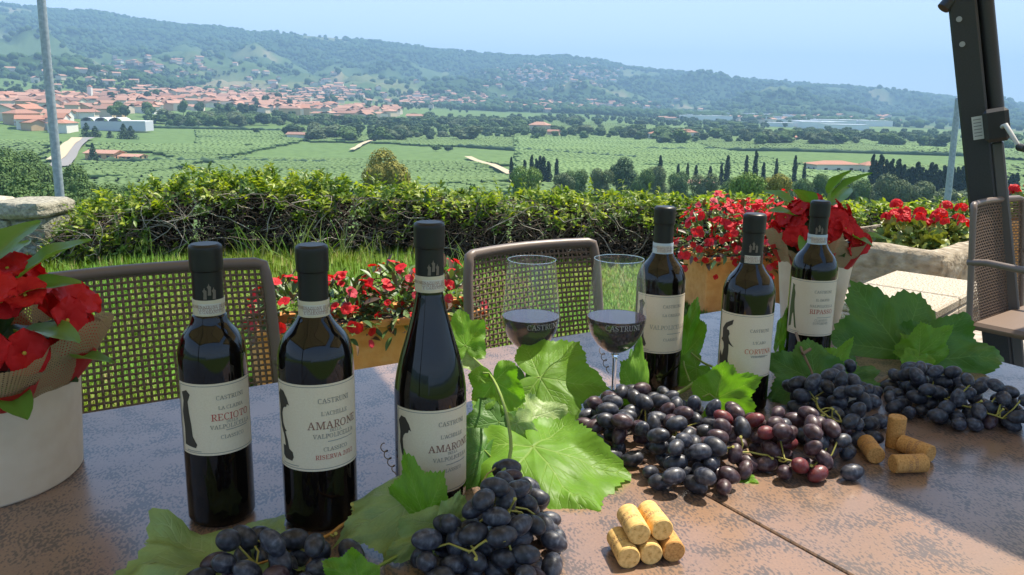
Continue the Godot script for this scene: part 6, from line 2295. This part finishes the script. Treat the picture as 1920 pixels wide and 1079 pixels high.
func potted_plant(pot_label: String, plant_label: String, foot: Vector3, rad_low: float, rad: float, tall: float, scale: float, number: int, leaves: Array, blooms: int) -> void:
	var pot := thing("white_pot", pot_label, "pot", foot)
	var s := Shape.new()
	s.lathe([Vector2(0, 0.001), Vector2(rad_low - 0.004, 0.0), Vector2(rad_low - 0.004, 0.0), Vector2(rad_low, 0.004), Vector2(rad - 0.002, tall - 0.003), Vector2(rad - 0.0005, tall - 0.0005), Vector2(rad - 0.003, tall), Vector2(rad - 0.005, tall - 0.002), Vector2(rad - 0.008, tall - 0.04)], 64)
	part("body", s.done(), M.pot_white, pot)
	s = Shape.new()
	s.lathe([Vector2(rad - 0.007, tall - 0.028), Vector2(0, tall - 0.024)], 30)
	part("soil", s.done(), M.soil, pot)
	var p := thing("potted_plant", plant_label, "flower", foot + Vector3(0, tall - 0.024, 0))
	part("red_paper", wrap_sheet(rad * 0.84, rad * 1.12, -0.004, 0.034 * scale, 8, 0.07, number, Vector2(1, 1), 0.018), M.red_paper, p)
	part("jute_wrap", wrap_sheet(rad * 0.90, rad * 1.27, 0.004, 0.062 * scale, 8, 0.08, number, Vector2(34, 3), 0.024), M.jute, p)
	var r := RandomNumberGenerator.new()
	r.seed = number
	for q in leaves:        # azimuth in degrees (0 towards the camera), distance out, height, length, rise
		var a := deg_to_rad(q[0])
		var out := Vector3(sin(a), 0, cos(a))
		var dir := (out + Vector3(0, q[4], 0)).normalized()
		part("leaf", G.broad_leaf, M.broad_leaf, p, Transform3D(facing(dir, Vector3.UP + any_dir(r) * 0.25 - out * 0.3 * q[4], q[3]), out * q[1] + Vector3(0, q[2], 0)))
	for k in blooms:
		var o := any_dir(r)
		o.y = absf(o.y) * 0.9 + 0.12
		o = o.normalized()
		var c := Vector3(o.x * rad * 1.1, 0.045 * scale + o.y * 0.085 * scale, o.z * rad * 1.1) * r.randf_range(0.85, 1.05)
		var b := part("bloom", G.bloom, M.red_petal, p, Transform3D(facing((o + any_dir(r) * 0.55 + Vector3(0, 0, 0.3)).normalized(), any_dir(r), r.randf_range(0.62, 0.95) * scale), c))
		part("bloom_heart", G.heart, M.heart, b)
	for k in 14:
		var o := any_dir(r)
		s = Shape.new()
		s.tube([Vector3(o.x * rad * 0.25, 0.0, o.z * rad * 0.25), Vector3(o.x * rad * 0.7, 0.05 * scale + absf(o.y) * 0.05, o.z * rad * 0.7)], [0.003, 0.002], 5)
		part("stem", s.done(), M.plant_stem, p)
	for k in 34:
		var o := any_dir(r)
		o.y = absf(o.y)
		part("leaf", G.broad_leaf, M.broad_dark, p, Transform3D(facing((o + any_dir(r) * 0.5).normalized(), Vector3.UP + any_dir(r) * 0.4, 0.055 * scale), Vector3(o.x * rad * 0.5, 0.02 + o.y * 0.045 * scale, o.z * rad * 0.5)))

func build_pots() -> void:
	M.pot_white = mottled(speckle(128, 0.05, [[0.2, Color(0.70, 0.57, 0.42)], [0.8, Color(0.75, 0.63, 0.48)]], 180), 5.0, 0.5, grain(128, 0.2, 181), 0.01)
	M.red_paper = paint(0.52, 0.016, 0.016, 0.6)
	M.red_paper.backlight_enabled = true
	M.red_paper.backlight = Color(0.55, 0.07, 0.06)
	M.jute = weave()
	M.heart = paint(0.55, 0.42, 0.05, 0.7)
	M.plant_stem = paint(0.12, 0.07, 0.04, 0.6)
	M.broad_leaf = paint(0.09, 0.20, 0.035, 0.35, 0.5)
	M.broad_leaf.backlight_enabled = true
	M.broad_leaf.backlight = Color(0.45, 0.62, 0.15)
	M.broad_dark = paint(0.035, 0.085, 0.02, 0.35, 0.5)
	var s := Shape.new()
	var pts := []
	for j in 9:
		var t := j / 8.0
		var w := 0.27 * pow(sin(PI * clampf(0.04 + t * 0.94, 0, 1)), 0.75)
		for i in 7:
			var x := i / 3.0 - 1.0
			pts.append(Vector3(x * w, t, -0.28 * t * t + absf(x) * w * 0.35 + 0.02 * sin(t * 14.0) * absf(x)))
	s.sheet(pts, 7, 9, Vector3.BACK)
	G.broad_leaf = s.done()
	G.bloom = broad_bloom()
	s = Shape.new()
	s.lathe(smooth_profile([Vector2(0.0022, 0.001), Vector2(0.002, 0.0025), Vector2(0, 0.0035)], 3), 10)
	G.heart = s.done()
	potted_plant("cream white flower pot cut off at the left edge", "red flowering plant wrapped in jute and red paper in the left pot", on_table(-38, 892), 0.110, 0.119, 0.125, 1.25, 51, [
		[95, 0.05, 0.11, 0.085, 0.55], [70, 0.09, 0.085, 0.085, 0.25], [30, 0.05, 0.10, 0.08, 0.45], [50, 0.10, 0.03, 0.07, 0.05], [120, 0.06, 0.13, 0.09, 0.9], [5, 0.05, 0.11, 0.075, 0.8], [150, 0.03, 0.14, 0.09, 1.1], [85, 0.11, 0.045, 0.07, 0.3], [40, 0.06, 0.12, 0.07, 0.7], [180, 0.06, 0.12, 0.09, 0.8], [-40, 0.05, 0.10, 0.08, 0.6]], 46)
	potted_plant("cream white flower pot behind the rightmost bottle", "red flowering plant wrapped in jute in the right pot, behind the rightmost bottle", on_table(1517, 614), 0.056, 0.075, 0.152, 1.0, 52, [
		[60, 0.02, 0.14, 0.085, 1.3], [20, 0.02, 0.15, 0.07, 1.6], [-50, 0.03, 0.12, 0.08, 1.0], [-30, 0.05, 0.07, 0.075, -0.1], [80, 0.07, 0.06, 0.07, 0.25], [-70, 0.05, 0.10, 0.07, 0.5], [130, 0.04, 0.12, 0.08, 0.8], [35, 0.06, 0.07, 0.06, 0.1], [-120, 0.05, 0.12, 0.07, 0.7]], 64)

func broad_bloom() -> ArrayMesh:
	var s := Shape.new()
	for k in 5:
		var a := TAU * k / 5.0 + 0.2
		var out := Vector3(cos(a), 0, sin(a))
		var side := Vector3(-sin(a), 0, cos(a))
		var pts := []
		for j in 6:
			var t := j / 5.0
			var w: float = 0.027 * [0.12, 0.45, 0.66, 0.72, 0.58, 0.16][j]
			for i in 5:
				var x := i / 2.0 - 1.0
				pts.append(out * 0.027 * t * (1.0 - 0.12 * x * x) + side * w * x + Vector3(0, 0.007 * sin(t * 2.4) + 0.003 * x * x * t + 0.0016 * sin(t * 9.0 + x * 4.0 + k), 0))
		s.sheet(pts, 5, 6, Vector3.UP)
	return s.done()


# ---------------------------------------------------------------- everything
func _ready() -> void:
	rng.seed = 1
	view = Basis.from_euler(Vector3(deg_to_rad(-12.5), 0, deg_to_rad(0.9)))
	var camera := Camera3D.new()
	camera.name = "camera"
	camera.fov = rad_to_deg(2.0 * atan(539.5 / FOCAL))
	camera.near = 0.05
	camera.far = 20000.0
	camera.transform = Transform3D(view, EYE)
	add_child(camera)

	var sky := ProceduralSkyMaterial.new()
	sky.sky_top_color = lin(0.18, 0.33, 0.62)
	sky.sky_horizon_color = lin(0.70, 0.82, 0.95)
	sky.sky_curve = 0.17
	sky.ground_horizon_color = lin(0.5, 0.6, 0.68)
	sky.ground_bottom_color = lin(0.18, 0.2, 0.16)
	sky.sun_angle_max = 25.0
	sky.sun_curve = 0.1
	var env := Environment.new()
	env.background_mode = Environment.BG_SKY
	env.sky = Sky.new()
	env.sky.sky_material = sky
	env.tonemap_mode = Environment.TONE_MAPPER_LINEAR
	env.tonemap_exposure = 1.75
	env.fog_enabled = true
	env.fog_density = 0.00027
	env.fog_light_color = Color(0.70, 0.87, 1.0)
	env.sdfgi_enabled = true
	env.ssao_enabled = true
	env.ssil_enabled = true
	var world := WorldEnvironment.new()
	world.name = "world"
	world.environment = env
	add_child(world)

	var sun := DirectionalLight3D.new()
	sun.name = "sun"
	sun.light_energy = 1.6
	sun.light_color = Color(1.0, 0.965, 0.90)
	sun.light_angular_distance = 0.5
	sun.shadow_enabled = true
	add_child(sun)
	sun.look_at_from_position(Vector3.ZERO, -TO_SUN, Vector3.UP)

	M.vine_green = paint(0.24, 0.33, 0.06, 0.55)
	M.stem_brown = paint(0.20, 0.13, 0.07, 0.7)
	M.stem_orange = paint(0.42, 0.20, 0.04, 0.6)
	build_land()
	house_spot = spot(197, 300)
	build_valley()
	build_terrace()
	build_flowers_and_stone()
	build_seats()
	build_table()
	build_bottles()
	build_pots()
	build_vines()
	build_grapes()
	build_corks()
